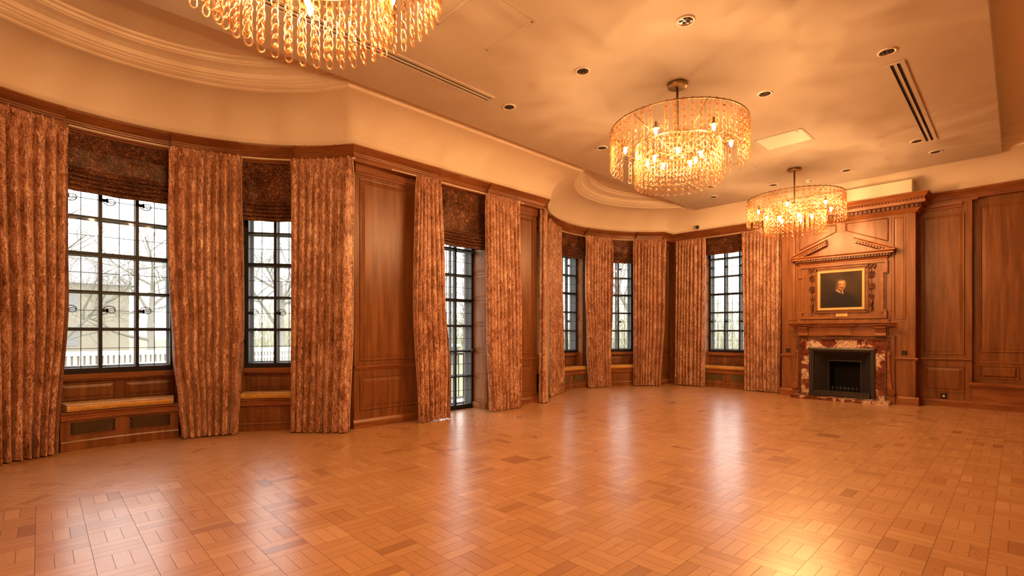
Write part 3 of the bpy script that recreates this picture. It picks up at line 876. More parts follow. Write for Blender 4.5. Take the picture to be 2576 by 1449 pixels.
bs = MB()
BP = [(0, 0), (.028, 0), (.028, .095), (.02, .108), (.012, .122), (0, .128)]
line_piece(bs, (BX1, YM), (1.0, YM), (0, -1), BP)
BP2 = [(0, 0), (.045, 0), (.045, .12), (.03, .135), (.015, .155), (0, .16)]
line_piece(bs, (BX0-.03, YB), (-3.215, YB), (0, -1), BP2); line_piece(bs, (-1.66, YB), (BX1+.047, YB), (0, -1), BP2)
line_piece(bs, (BX1, YB-.03), (BX1, YM), (1, 0), BP2)
line_piece(bs, (-6.45, YW), (-5.54, YW), (0, -1), BP); line_piece(bs, (-4.31, YW), (BX0, YW), (0, -1), BP)
o = bs.build('baseboard_end', M['oak_h']); tag(o, 'oak skirting along the end wall and chimney breast', 'skirting', kind='structure')
# cornices on the right of the end wall
mb = MB(); line_piece(mb, (BX1+.06, YM), (-.50, YM), (0, -1), [(q[0]+.13, q[1]) for q in cprof()][1:-1] + [(0, 3.70), (0, 3.895)])
line_piece(mb, (BX1+.04, YM), (-.70, YM), (0, -1), [(0, 3.70), (.03, 3.70), (.026, 3.655), (.012, 3.64), (.012, 3.60), (0, 3.595)])
trim(mb, 'oak_h', 'oak cornice over the narrow panel right of the fireplace')
mb = MB(); line_piece(mb, (-.50, YM), (1.0, YM), (0, -1), [(q[0]+.15, q[1]) for q in cprof(0, 3.73)][1:-1] + [(-.1, 3.73), (-.1, 3.895)])
trim(mb, 'oak_h', 'oak cornice over the tall panel at the right edge')
# chimney cornice with carved dentils
mb = MB()
CP = [(0, 3.885), (.215, 3.885), (.215, 3.865), (.20, 3.855), (.175, 3.825), (.165, 3.80), (.16, 3.795), (.145, 3.79), (.145, 3.752), (.155, 3.748), (.15, 3.70), (.14, 3.695), (.085, 3.69), (.085, 3.625), (.07, 3.62), (.06, 3.60), (.03, 3.57), (.02, 3.555), (0, 3.55)]
def cw(x0, x1): return (lambda d: (x0-d, YB-d)), (lambda d: (x1+d, YB-d))
a, b_ = cw(BX0, BX1)
line_piece(mb, a, b_, (0, -1), CP, cap=False)
for s, x in ((1, BX1), (-1, BX0)):
    rows = []
    for d, z in CP: rows.append([(x+s*d, YB-d, z), (x+s*d, YM+.0, z)])
    mb.grid(rows, False, closed_v=True)
chc = trim(mb, 'oak_h', 'heavy oak cornice crowning the chimney breast')
dn = MB(); N = 34
for i in range(N):
    x = lerp(BX0-.07, BX1+.07, (i+.25)/N); w = (BX1-BX0+.14)/N*.55
    dn.box(x, YB-.132, 3.63, x+w, YB-.08, 3.685)
for i in range(48):
    x = lerp(BX0-.13, BX1+.13, (i+.5)/48); dn.ball((x, YB-.15, 3.771), (.016, .012, .013), 6, 4)
dn.build('dentil_band', M['oak_carved'], chc)

# ---- fireplace
fp = empty('fireplace', (-2.468, YB-.002, 0)); tag(fp, 'fireplace of red and white veined marble with a black iron insert', 'fireplace')
OX, OY = -2.468, YB
def fb(nm, mat, fn, parent=fp):
    m = MB(); fn(m); m.v = [(x-OX, y-OY, z) for x, y, z in m.v]
    return m.build(nm, M[mat], parent)
MX0, MX1 = -3.205, -1.73
fb('hearth', 'marble', lambda m: m.box(-3.28, 11.19, 0, -1.655, YB-.03, .062))
fb('marble_lintel', 'marble', lambda m: m.box(MX0, YB-.03, 1.04, MX1, YB+.01, 1.205))
fb('marble_jamb', 'marble', lambda m: m.box(MX0+.01, YB-.03, .062, FXa, YB+.01, 1.04))
fb('marble_jamb', 'marble', lambda m: m.box(FXb, YB-.03, .062, MX1-.01, YB+.01, 1.04))
fb('marble_key', 'white', lambda m: m.box(-2.555, YB-.034, 1.165, -2.53, YB-.03, 1.20))
def ironf(m):
    R = [(0, 0), (0, .045), (.03, .06), (.05, .055), (.055, .03), (.075, .028), (.08, .01), (.10, -.02), (.27, -.24), (.285, -.235), (.30, -.25), (.305, -.30)]
    x0, x1, z0, z1 = FXa, FXb, .062, 1.04
    rows = []
    for ins, bb in R:
        top = ins if ins < .1 else .1+(ins-.1)*.95
        rows.append([(x0+ins, YB-bb, z0), (x0+ins, YB-bb, z1-top), (x1-ins, YB-bb, z1-top), (x1-ins, YB-bb, z0)])
    m.grid(rows, False)
fb('iron_frame', 'castiron', ironf)
def firebox(m):
    x0, x1, y0, y1, z1 = FXa+.30, FXb-.30, YB+.25, YB+.6, .76
    m.quad((x0, y1, .0), (x1, y1, .0), (x1, y1, z1), (x0, y1, z1)); m.quad((x0, y0, 0), (x0, y1, 0), (x0, y1, z1), (x0, y0, z1)); m.quad((x1, y0, 0), (x1, y1, 0), (x1, y1, z1), (x1, y0, z1))
    m.quad((x0, y0, z1), (x1, y0, z1), (x1, y1, z1), (x0, y1, z1)); m.quad((FXa, YB, .064), (FXb, YB, .064), (x1, y1, .064), (x0, y1, .064))
fb('firebox', 'soot', firebox)
def fender(m):
    m.box(FXa+.09, YB-.05, .07, FXb-.09, YB+.02, .155); m.box(FXa+.08, YB-.06, .155, FXb-.08, YB+.03, .168)
    for x in (-2.92, -2.90, -2.88, -2.86, -2.10, -2.08, -2.06, -2.04): m.box(x, YB-.056, .11, x+.012, YB-.05, .135)
fb('ash_fender', 'castiron', fender)
fb('fire_basket', 'castiron', lambda m: [m.tube([(x, YB+.30, .08), (x, YB+.27, .24)], .009, 6) for x in [-2.68+.07*k for k in range(7)]] + [m.tube([(-2.70, YB+.28, .2), (-2.24, YB+.28, .2)], .01, 6)])
# carved oak surround (eared)
def surround(m):
    y0, y1 = YB-.055, YB
    m.box(MX0-.05, y0, 1.205, MX1+.05, y1, 1.262)
    for s, xa in ((-1, MX0), (1, MX1)):
        m.box(xa, y0, 1.02, xa+s*.05, y1, 1.205)            # ear
        m.box(xa-s*.03, y0, .062, xa+s*.012, y1, 1.04)
    # twisted rope beads
    for i in range(60):
        x = lerp(MX0-.04, MX1+.04, (i+.5)/60); m.ball((x, y0, 1.235), (.012, .012, .012), 5, 4)
    for s, xa in ((-1, MX0), (1, MX1)):
        for i in range(36):
            z = lerp(.08, 1.01, (i+.5)/36); m.ball((xa-s*.008, y0, z), (.011, .011, .010), 5, 4)
        for i in range(7): m.ball((xa+s*.025, y0, 1.04+i*.025), (.011, .011, .010), 5, 4)
fb('carved_surround', 'oak_carved', surround)
def pilaster(xa, xb):
    def fn(m):
        m.box(xa, YB-.035, .0, xb, YB, 1.28); m.box(xa-.01, YB-.075, 0, xb+.01, YB, .155); m.box(xa-.012, YB-.05, 1.262, xb+.012, YB, 1.29)
    return fn
fb('side_pilaster', 'oak', pilaster(MX0-.115, MX0-.012)); fb('side_pilaster', 'oak', pilaster(MX1+.012, MX1+.115))
def scroll(s, xa):
    def fn(m):
        # long tapering console with a volute at the foot and a small one at the top
        pts = []
        c = (xa+s*.062, .225); R = .062
        spiral = [(c[0]+s*R*(1-k/26)*math.cos(-PI/2+k*.55), c[1]+R*(1-k/26)*math.sin(-PI/2+k*.55)) for k in range(22)]
        m.tube([(x, YB-.086, z) for x, z in spiral], .009, 6)
        m.lathe([(.0, -.085), (.058, -.085), (.062, -.07), (.062, -.03), (0, -.03)], (c[0], YB, c[1]), 20, False, axis='y')
        poly = [(xa+s*.015, .28), (xa+s*.075, .285), (xa+s*.045, .6), (xa+s*.03, .93), (xa+s*.005, .95), (xa+s*.005, .3)]
        FR = frame((0, YB-.075, 0), (1, 0, 0), (0, 1, 0)); m.prism(poly, FR, .05)
        m.lathe([(.0, -.08), (.024, -.08), (.027, -.065), (.027, -.03), (0, -.03)], (xa+s*.03, YB, .955), 14, False, axis='y')
    return fn
fb('scroll_bracket', 'oak_h', scroll(-1, MX0-.01)); fb('scroll_bracket', 'oak_h', scroll(1, MX1+.01))
# frieze, corbels, mantel shelf
def frieze(m):
    m.box(MX0-.02, YB-.045, 1.275, MX1+.02, YB, 1.46)
    m.box(-2.725, YB-.075, 1.285, -2.275, YB-.045, 1.46); m.panel(frame((0, YB-.075, 0), (1, 0, 0), (0, -1, 0)), -2.705, 1.295, -2.295, 1.445, .008, .010, .01, .002)
fb('frieze', 'oak_h', frieze)
def corbel(x0, x1):
    def fn(m):
        poly = [(0, 1.275), (.06, 1.275), (.066, 1.30), (.058, 1.335), (.07, 1.37), (.10, 1.41), (.135, 1.43), (.14, 1.455), (0, 1.455)]
        rows = [[(x, YB-.04-d, z) for d, z in poly] for x in (x0, x1)]
        m.grid(rows, False, closed_u=True); m.add(rows[0], [tuple(range(len(poly)))]); m.add(rows[1], [tuple(range(len(poly)))])
    return fn
fb('corbel', 'oak_h', corbel(MX0-.0, MX0+.17)); fb('corbel', 'oak_h', corbel(MX1-.17, MX1))
def shelf(m):
    SP = [(0, 1.545), (.20, 1.545), (.20, 1.53), (.185, 1.522), (.165, 1.505), (.16, 1.50), (.16, 1.485), (.12, 1.478), (.115, 1.462), (.10, 1.455), (0, 1.455)]
    SQ = [(max(0, d-.055) if d else 0, z) for d, z in SP]
    a, b_ = (lambda d: (MX0-.07-d*.8, YB-d)), (lambda d: (MX1+.07+d*.8, YB-d))
    def seg(x0, x1, P, sa=0, sb=0):
        line_piece(m, lambda d: (x0-sa*d, YB-d), lambda d: (x1+sb*d, YB-d), (0, -1), P)
    seg(MX0-.03, MX0+.15, SP, .8, .6); seg(MX0+.12, -2.70, SQ); seg(-2.76, -2.26, SP, .2, .4); seg(-2.3, MX1-.12, SQ); seg(MX1-.18, MX1+.03, SP, .2, .8)
    for i in range(78):
        x = lerp(MX0-.10, MX1+.10, (i+.5)/78); m.box(x-.006, YB-.118, 1.463, x+.005, YB-.07, 1.484)
fb('mantel_shelf', 'oak_h', shelf)

# ---- overmantel with broken pediment
om = empty('overmantel', (-2.468, YB-.002, 1.545)); tag(om, 'carved oak overmantel with a broken pediment above the fireplace', 'overmantel')
def ob(nm, mat, fn):
    m = MB(); fn(m); m.v = [(x-OX, y-OY, z-1.545) for x, y, z in m.v]
    return m.build(nm, M[mat], om)
XM = -2.468
def base(m):
    line_piece(m, (XM-.775, YB), (XM+.775, YB), (0, -1), [(0, 1.546), (.06, 1.546), (.06, 1.565), (.05, 1.575), (.05, 1.59), (.03, 1.612), (0, 1.616)])
    m.box(XM-.72, YB-.02, 1.61, XM+.72, YB, 2.72)
ob('back_panel', 'oak', base)
def eared(m):
    # crossetted architrave moulding round the field
    h = .67; pts = []
    L = [(-h-.045, 1.64), (-h-.045, 1.76), (-h, 1.76), (-h, 2.50), (-h-.06, 2.50), (-h-.06, 2.70)]
    pl_ = [(XM+x, z) for x, z in L] + [(XM-x, z) for x, z in reversed(L)]
    n = len(pl_)
    for i in range(n):
        a, b_ = pl_[i], pl_[(i+1) % n]
        x0, x1 = sorted((a[0], b_[0])); z0, z1 = sorted((a[1], b_[1]))
        e = .0008*i; m.box(x0-.018-e, YB-.042-e, z0-.018-e, x1+.018+e, YB-.02, z1+.018+e); m.box(x0-.008-e, YB-.052-e, z0-.008-e, x1+.008+e, YB-.0395, z1+.008+e)
    # side strips and inner frame round the picture with leaf cut edge
    for x in (-h+.13, h-.13): m.box(XM+x-.006, YB-.03, 1.66, XM+x+.006, YB-.02, 2.69)
    for ins, dep in ((.455, .045), (.425, .038)):
        z0, z1 = 2.195-ins*1.0, 2.195+ins*1.0
        m.box(XM-ins, YB-dep, z0, XM-ins+.02, YB-.02, z1); m.box(XM+ins-.02, YB-dep, z0, XM+ins, YB-.02, z1)
        m.box(XM-ins, YB-dep, z0, XM+ins, YB-.02, z0+.02); m.box(XM-ins, YB-dep, z1-.02, XM+ins, YB-.02, z1)
    for i in range(46):
        t = (i+.5)/46
        for x, z in ((lerp(-.44, .44, t), 2.195-.445), (lerp(-.44, .44, t), 2.195+.445), (-.445, lerp(1.75, 2.64, t)), (.445, lerp(1.75, 2.64, t))):
            m.ball((XM+x, YB-.045, z), (.0085, .008, .0085), 5, 4)
ob('eared_moulding', 'oak_h', eared)
def garland(xc):
    def fn(m):
        y = YB-.03; rnd = random.Random(int(xc*100))
        # ribbon bow
        for s in (-1, 1):
            m.tube([(xc, y-.01, 2.625), (xc+s*.035, y-.02, 2.675), (xc+s*.062, y-.015, 2.66), (xc+s*.055, y-.01, 2.61), (xc+s*.035, y-.01, 2.575)], [.012, .015, .014, .012, .006], 6)
            m.tube([(xc, y-.012, 2.63), (xc+s*.03, y-.014, 2.60), (xc+s*.06, y-.01, 2.555)], [.008, .01, .004], 5)
        m.ball((xc, y-.016, 2.63), (.018, .014, .018))
        def cluster(zc, w, h, n):
            for _ in range(n):
                a, r_ = rnd.uniform(0, 2*PI), math.sqrt(rnd.random())
                m.ball((xc+w*r_*math.cos(a), y-.02+.014*r_, zc+h*r_*math.sin(a)), rnd.uniform(.010, .019), 6, 5)
            for k in range(9):
                a = 2*PI*k/9+.2
                m.tube([(xc+w*.8*math.cos(a), y-.01, zc+h*.8*math.sin(a)), (xc+w*1.22*math.cos(a), y-.014, zc+h*1.2*math.sin(a)), (xc+w*1.42*math.cos(a+.25), y-.004, zc+h*1.35*math.sin(a+.25))], [.011, .010, .002], 5)
        m.tube([(xc, y-.006, 2.62), (xc, y-.006, 1.80)], .005, 5)
        cluster(2.465, .042, .058, 16); cluster(2.235, .045, .055, 18); cluster(2.045, .03, .036, 10)
        m.tube([(xc, y-.01, 2.0), (xc+.012, y-.022, 1.95), (xc-.014, y-.026, 1.88), (xc+.012, y-.02, 1.81), (xc-.004, y-.012, 1.75)], [.010, .02, .024, .018, .004], 7)
        for s in (-1, 1): m.tube([(xc, y-.012, 1.99), (xc+s*.026, y-.016, 1.94), (xc+s*.016, y-.01, 1.87)], [.006, .008, .003], 5)
    return fn
ob('carved_garland', 'oak_carved', garland(XM-.50)); ob('carved_garland', 'oak_carved', garland(XM+.50))
def entab(m):
    P = [(0, 2.915), (.17, 2.915), (.17, 2.895), (.155, 2.885), (.135, 2.87), (.135, 2.845), (.09, 2.84), (.09, 2.80), (.06, 2.795), (.045, 2.765), (.03, 2.755), (.03, 2.73), (0, 2.725)]
    line_piece(m, lambda d: (XM-.71-d, YB-d), lambda d: (XM+.71+d, YB-d), (0, -1), P)
ob('pediment_cornice', 'oak_h', entab)
def dents(m):
    m.box(XM-.79, YB-.095, 2.80, XM+.79, YB-.08, 2.842)
    for i in range(34):
        x = lerp(XM-.78, XM+.78, (i+.5)/34); m.box(x-.012, YB-.125, 2.805, x+.012, YB-.085, 2.84)
ob('dentil_band', 'oak_carved', dents)
def raking(s):
    def fn(m):
        # sloping cornice piece rising towards the middle and cut off short
        P = [(.0, .02), (.165, .02), (.165, .0), (.15, -.012), (.13, -.025), (.128, -.05), (.085, -.055), (.085, -.09), (.05, -.10), (0, -.105)]
        xa, za, xb, zb = XM+s*.86, 2.925, XM+s*.235, 3.205
        rows = []
        for d, h in P:
            rows.append([(xa-s*0+0, YB-d, za+h+.075*(1 if h < -.02 else 0)*0), (xb, YB-d, zb+h)])
        m.grid(rows, False, closed_v=True); m.add([r_[0] for r_ in rows], [tuple(range(len(rows)))]); m.add([r_[-1] for r_ in rows], [tuple(range(len(rows)))])
        for i in range(11):
            t = .18+.8*(i+.5)/11*1.0
            x = lerp(xa, xb, t); z = lerp(za, zb, t)-.072
            m.box(x-.012, YB-.118, z-.018, x+.012, YB-.08, z+.018)
    return fn
ob('raking_cornice', 'oak_h', raking(-1)); ob('raking_cornice', 'oak_h', raking(1))
def tymp(m):
    # tall panels over the pediment
    Fo = frame((0, YB, 0), (1, 0, 0), (0, -1, 0))
    def outline(pts, w=.014):
        n = len(pts)
        for i in range(n):
            a, b_ = pts[i], pts[(i+1) % n]
            m.tube([(a[0], YB-.011, a[1]), (b_[0], YB-.011, b_[1])], w*.7, 6)
    outline([(XM+.09, 3.51), (XM+.745, 3.51), (XM+.745, 3.08), (XM+.09, 3.37)]); outline([(XM-.09, 3.51), (XM-.745, 3.51), (XM-.745, 3.08), (XM-.09, 3.37)])
    m.box(XM-.07, YB-.015, 3.36, XM+.07, YB, 3.54)
    for x in (-.79, .79): m.box(XM+x-.008, YB-.012, 2.95, XM+x+.008, YB, 3.54); m.box(XM+x-.008, YB-.012, 1.62, XM+x+.008, YB, 2.72)
ob('tympanum_panel', 'oak_h', tymp)

# ---- portrait
pt = empty('portrait_painting', (XM, YB-.03, 2.195)); tag(pt, 'dark oil portrait of a moustached man in a gilt frame over the fireplace', 'painting')
m = MB(); h = .40; prev = None
rows = []
for ins, b in ((0, 0), (0, .03), (.006, .036), (.040, .034), (.044, .028), (.05, .018)):
    rows.append([(-h+ins, -b, -h+ins), (h-ins, -b, -h+ins), (h-ins, -b, h-ins), (-h+ins, -b, h-ins)])
m.grid(rows, False, closed_u=True); m.build('gilt_frame', M['gold'], pt)
def paint(u, v):
    """generic sitter: colours of a small dark oil portrait, u right, v up in 0..1"""
    def sm(x, a, b):
        t = max(0, min(1, (x-a)/(b-a))); return t*t*(3-2*t)
    def el(cx, cy, rx, ry, soft=.25, rot=0):
        dx, dy = u-cx, v-cy; c_, s_ = math.cos(rot), math.sin(rot)
        q = math.hypot((dx*c_+dy*s_)/rx, (-dx*s_+dy*c_)/ry); return 1-sm(q, 1-soft, 1+soft)
    def mixc(a, b, t): return tuple(lerp(x, y, t) for x, y in zip(a, b))
    c = mixc((.020, .012, .010), (.050, .030, .018), sm(v, .2, 1)*(.6+.4*math.sin(9*u+5*v)))
    c = mixc(c, (.07, .04, .02), el(.72, .55, .25, .3, .8)*.5)
    body = max(el(.52, .05, .36, .38, .15), el(.50, .30, .22, .17, .3)); c = mixc(c, (.012, .010, .014), body)
    c = mixc(c, (.55, .40, .25), el(.44, .47, .075, .018, .4, -.65)); c = mixc(c, (.5, .36, .23), el(.545, .44, .012, .05, .4, .35))
    c = mixc(c, (.16, .03, .02), el(.535, .40, .012, .045, .4, .4))
    c = mixc(c, (.09, .055, .032), el(.505, .655, .118, .155, .15))
    c = mixc(c, (.40, .19, .085), el(.515, .64, .098, .135, .18))
    c = mixc(c, (.58, .31, .15), el(.525, .715, .075, .05, .6)); c = mixc(c, (.20, .09, .04), el(.43, .60, .035, .12, .7))
    c = mixc(c, (.10, .05, .03), el(.485, .665, .028, .014, .5)); c = mixc(c, (.10, .05, .03), el(.565, .66, .022, .013, .5))
    c = mixc(c, (.52, .27, .14), el(.535, .625, .016, .045, .6)); c = mixc(c, (.08, .05, .035), el(.525, .568, .055, .018, .5))
    c = mixc(c, (.22, .08, .05), el(.525, .543, .03, .009, .5)); c = mixc(c, (.30, .14, .07), el(.525, .51, .04, .022, .7))
    c = mixc(c, (.07, .05, .04), el(.415, .67, .022, .09, .5)); c = mixc(c, (.08, .055, .04), el(.50, .785, .09, .025, .5))
    return c
def m_canvas():
    t = NT('oil_paint_canvas'); a = t.n('ShaderNodeAttribute', attribute_name='paint')
    v = t.coords(); t.bsdf(a.outputs['Color'], .6, 0, None, Specular_IOR_Level=.25); return t.m
N = 90; hh = .352
vs = [(lerp(-hh, hh, i/N), -.018, lerp(-hh, hh, j/N)) for j in range(N+1) for i in range(N+1)]
fs = [(j*(N+1)+i, j*(N+1)+i+1, (j+1)*(N+1)+i+1, (j+1)*(N+1)+i) for j in range(N) for i in range(N)]
me = bpy.data.meshes.new('canvas'); me.from_pydata(vs, [], fs)
ca = me.attributes.new('paint', 'FLOAT_COLOR', 'POINT')
for k, p in enumerate(vs): ca.data[k].color = (*paint((p[0]+hh)/(2*hh), (p[2]+hh)/(2*hh)), 1)
me.materials.append(m_canvas()); o = bpy.data.objects.new('canvas', me); col.objects.link(o); o.parent = pt
np_ = empty('name_plate', (XM+.02, YB-.062, 1.695)); tag(np_, 'small brass name plate below the portrait', 'name plate')
m = MB(); m.box(-.097, -.012, -.03, .097, 0, .03); m.build('plate', M['plate'], np_)
m = MB()
rnd = random.Random(2)
for row, z in ((0, .009), (1, -.007)):
    x = -.055 if row == 0 else -.04
    while x < (.055 if row == 0 else .04):
        w = rnd.uniform(.004, .009); m.box(x, -.0135, z-.005, x+w*.3, -.012, z+.005); m.box(x, -.0135, z+.003, x+w, -.012, z+.005); x += w+.004
m.build('engraving', M['dark'], np_)
# sockets
def socket(loc, label, w=.075, mark=False, white=False):
    r = empty('wall_socket', loc); tag(r, label, 'socket', 'wall sockets')
    m = MB(); m.box(-w/2, -.012, -w/2, w/2, 0, w/2); m.build('face_plate', M['dark'], r)
    m = MB()
    if mark: m.prism([(-.022, -.018), (.022, -.018), (.008, .02), (-.008, .02)], frame((0, -.016, 0), (1, 0, 0), (0, 1, 0)), .004); m.build('plug', M['white'], r)
    else:
        for x, z in ((0, .012), (-.013, -.01), (.013, -.01)): m.box(x-.004, -.014, z-.006, x+.004, -.012, z+.006)
        m.build('pin_hole', M['brass'], r)
socket((-3.433, YB, .968), 'small black socket on the oak left of the fireplace')
socket((-1.475, YB, .968), 'small black socket on the oak right of the fireplace')
socket((-.953, YM-.001, .188), 'low dark socket with a white plug near the right skirting', .09, True)

# ------------------------------------------------------------------ back and right walls (behind the camera)
m = MB(); m.quad((1.0, -1.75, 0), (1.0, 12.05, 0), (1.0, 12.05, 3.9), (1.0, -1.75, 3.9))
o = m.build('wall_right', M['oak']); tag(o, 'oak panelled wall on the right, just out of the picture', 'wall', kind='structure')
m = MB(); m.quad((1.0, -1.75, 3.9), (1.0, 12.4, 3.9), (1.0, 12.4, 4.6), (1.0, -1.75, 4.6)); m.build('upper_wall', M['plaster'], o)
m = MB(); m.quad((-7.8, -1.75, 0), (1.0, -1.75, 0), (1.0, -1.75, 4.6), (-7.8, -1.75, 4.6))
o = m.build('wall_back', M['oak']); tag(o, 'oak panelled wall behind the viewer', 'wall', kind='structure')

# ------------------------------------------------------------------ chandeliers
def link_mesh(mb, z, tilt, r=.0052):
    """one pear-shaped glass link hanging from z downwards"""
    pts = []
    for k in range(14):
        a = 2*PI*k/14
        w = .0085 + .0185*((1-math.cos(a))/2)**.8
        x = w*math.sin(a)*1.05; zz_ = z - .040 + .042*math.cos(a)
        y = .010*math.cos(a)
        pts.append((x*math.cos(tilt)-y*math.sin(tilt), x*math.sin(tilt)+y*math.cos(tilt), zz_))
    mb.tube(pts, r, 5, closed=True)
def strand_mesh(n, name):
    m = MB(); rnd = random.Random(n)
    for i in range(n):
        link_mesh(m, .012 - i*.0635, rnd.uniform(-.35, .35))
        m.tube([(.008*math.cos(2*PI*k/6), .004, .006-i*.0635+.007*math.sin(2*PI*k/6)) for k in range(6)], .006, 4, closed=True)
    return m.build(name, M['amber'])
ZC = 4.30
def make_chandelier():
    root = empty('chandelier', (0, 0, 0))
    def pb(nm, mat, fn, par=root):
        m = MB(); fn(m); return m.build(nm, M[mat], par)
    pb('canopy', 'brass', lambda m: m.lathe([(0, 0), (.112, 0), (.112, -.035), (.104, -.045), (0, -.045)], n=32))
    pb('rod', 'brass', lambda m: m.tube([(0, 0, -.04), (0, 0, -.86)], .0135, 10))
    pb('hub', 'brass', lambda m: m.lathe([(0, -.845), (.035, -.845), (.075, -.86), (.078, -.875), (.02, -.885), (0, -.885)], n=24))
    pb('upper_hub', 'brass', lambda m: m.lathe([(0, -.60), (.03, -.60), (.03, -.64), (0, -.64)], n=16))
    RO, RI, ZO, ZI = .77, .475, -.53, -.745
    pb('outer_ring', 'brass', lambda m: m.tube([(RO*math.cos(2*PI*k/72), RO*math.sin(2*PI*k/72), ZO) for k in range(72)], .008, 6, closed=True))
    pb('inner_ring', 'brass', lambda m: m.tube([(RI*math.cos(2*PI*k/48), RI*math.sin(2*PI*k/48), ZI) for k in range(48)], .008, 6, closed=True))
    for k in range(6):
        a = 2*PI*k/6+.35
        pb('spoke', 'brass', lambda m: m.tube([(RO*math.cos(a), RO*math.sin(a), ZO), (.02*math.cos(a), .02*math.sin(a), -.86)], .006, 6))
    for k in range(6):
        a = 2*PI*k/6+.1
        pb('spoke', 'brass', lambda m: m.tube([(RI*math.cos(a), RI*math.sin(a), ZI), (.02*math.cos(a), .02*math.sin(a), -.70)], .005, 6))
    for ring, n, R, z, z0, ph in ((0, 6, .60, -.72, -.66, .62), (1, 5, .27, -.86, -.80, .2)):
        for k in range(n):
            a = 2*PI*k/n+ph; x, y = R*math.cos(a), R*math.sin(a)
            h = pb('light_cup_holder', 'brass', lambda m: (m.lathe([(.012, .075), (.013, .03), (.044, .004), (.046, -.002), (.0, .003)], (x, y, z), 12), m.tube([(0, 0, -.64 if not ring else -.80), (x, y, z+.07)], .005, 5)))  # flared cup added to the holder to block upward bulb light
            m = MB(); m.lathe([(.0, .004), (.010, .0), (.019, -.018), (.020, -.03), (.014, -.052), (.005, -.068), (0, -.072)], (x, y, z), 8)
            m.build('bulb', M['bulb'], h)
    so = strand_mesh(7, 'glass_strand'); si = strand_mesh(7, 'glass_strand')
    NO, NI = 56, 36
    gaps = {9, 27, 44}
    first = {0: so, 1: si}; cnt = 0
    for ring, N, R, z in ((0, NO, RO, ZO), (1, NI, RI, ZI)):
        src = first[ring]; used = False
        for k in range(N):
            if ring == 0 and k in gaps: continue
            a = 2*PI*k/N
            s = src if not used else src.copy()
            if used: col.objects.link(s)
            used = True
            s.parent = root; s.location = (R*math.cos(a), R*math.sin(a), z); s.rotation_euler = (0, 0, a+PI/2+random.uniform(-.25, .25))
    return root
ch = make_chandelier()
CH = [(1.08, 'amber glass chain chandelier cut off by the top edge, nearest of three'), (5.445, 'two-tier amber glass chain chandelier hanging mid room, fully in view'), (9.81, 'amber glass chain chandelier hanging farthest away before the fireplace')]
for i, (y, lb) in enumerate(CH):
    c = ch if i == 0 else copy_tree(ch)
    c.location = (-2.815, y, ZC); c.rotation_euler = (0, 0, 0)
    tag(c, lb, 'chandelier', 'chandeliers in a row')

# ------------------------------------------------------------------ ceiling fittings
def downlight(x, y, label, first=[None]):
    if first[0] is None:
        r = empty('ceiling_downlight')
        m = MB(); m.lathe([(.088, .0), (.088, -.006), (.078, -.010), (.066, -.008), (.064, .0)], n=28); m.build('trim_ring', M['white'], r)
        m = MB(); m.lathe([(.065, -.007), (.058, -.004), (.045, -.0022), (.0, -.0012)], n=24); m.build('reflector', M['chrome'], r)
        m = MB()
        for a in (0.4, 0.4+PI/2): m.tube([(-.06*math.cos(a), -.06*math.sin(a), -.006), (.06*math.cos(a), .06*math.sin(a), -.006)], .003, 4)
        for k in range(5):
            a = 2*PI*k/5; m.ball((.034*math.cos(a), .034*math.sin(a), -.005), (.016, .016, .004), 6, 4)
        m.build('lamp_cross', M['castiron'], r); first[0] = r
    else: r = copy_tree(first[0])
    r.location = (x, y, 4.30); tag(r, label, 'downlight', 'recessed ceiling downlights')
for x, y, lb in [(-2.19, 4.40, 'largest recessed downlight near the top of the picture above the middle chandelier'), (-3.42, 4.41, 'recessed downlight left of the top centre one'),
                 (-4.63, 4.42, 'recessed downlight at the end of the long ceiling vent'), (-2.18, 6.45, 'recessed downlight just right of the middle chandelier'),
                 (-.96, 6.41, 'recessed downlight beside the near end of the right hand ceiling vent'), (-4.625, 6.47, 'recessed downlight just left of the middle chandelier'),
                 (-4.33, 9.77, 'recessed downlight peeping past the lower right of the middle chandelier'), (-4.61, 10.55, 'recessed downlight nearest the far bay ceiling'),
                 (-3.41, 10.56, 'recessed downlight just left of the farthest chandelier rod'), (-2.18, 10.56, 'recessed downlight just right of the farthest chandelier rod'),
                 (-1.09, 9.73, 'recessed downlight left of the far end of the right hand ceiling vent'), (-.945, 10.53, 'recessed downlight nearest the right ceiling edge by the end wall')]:
    downlight(x, y, lb)
def vent(x, y0, y1, label, w=.15):
    r = empty('ceiling_vent', (x, y0, 4.30)); tag(r, label, 'vent', 'long slot vents in the ceiling')
    L = y1-y0
    m = MB(); m.box(-w/2, 0, -.002, w/2, L, -.0005); m.build('slot_backing', M['dark'], r)
    m = MB()
    for a, b in ((-w/2-.012, -w/2+.030), (-.014, .014), (w/2-.030, w/2+.012)): m.box(a, -.012, -.010, b, L+.012, 0)
    m.box(-w/2-.0125, -.0125, -.0108, w/2+.0125, .006, 0); m.box(-w/2-.0125, L-.006, -.0108, w/2+.0125, L+.0125, 0)
    m.build('frame', M['ceiling'], r)
vent(-4.65, .6, 4.10, 'long slot vent running past the nearest chandelier')
vent(-4.62, 6.75, 9.84, 'slot vent partly hidden behind the middle chandelier')
vent(-.945, 6.75, 9.84, 'slot vent with two black slots at the upper right of the ceiling')
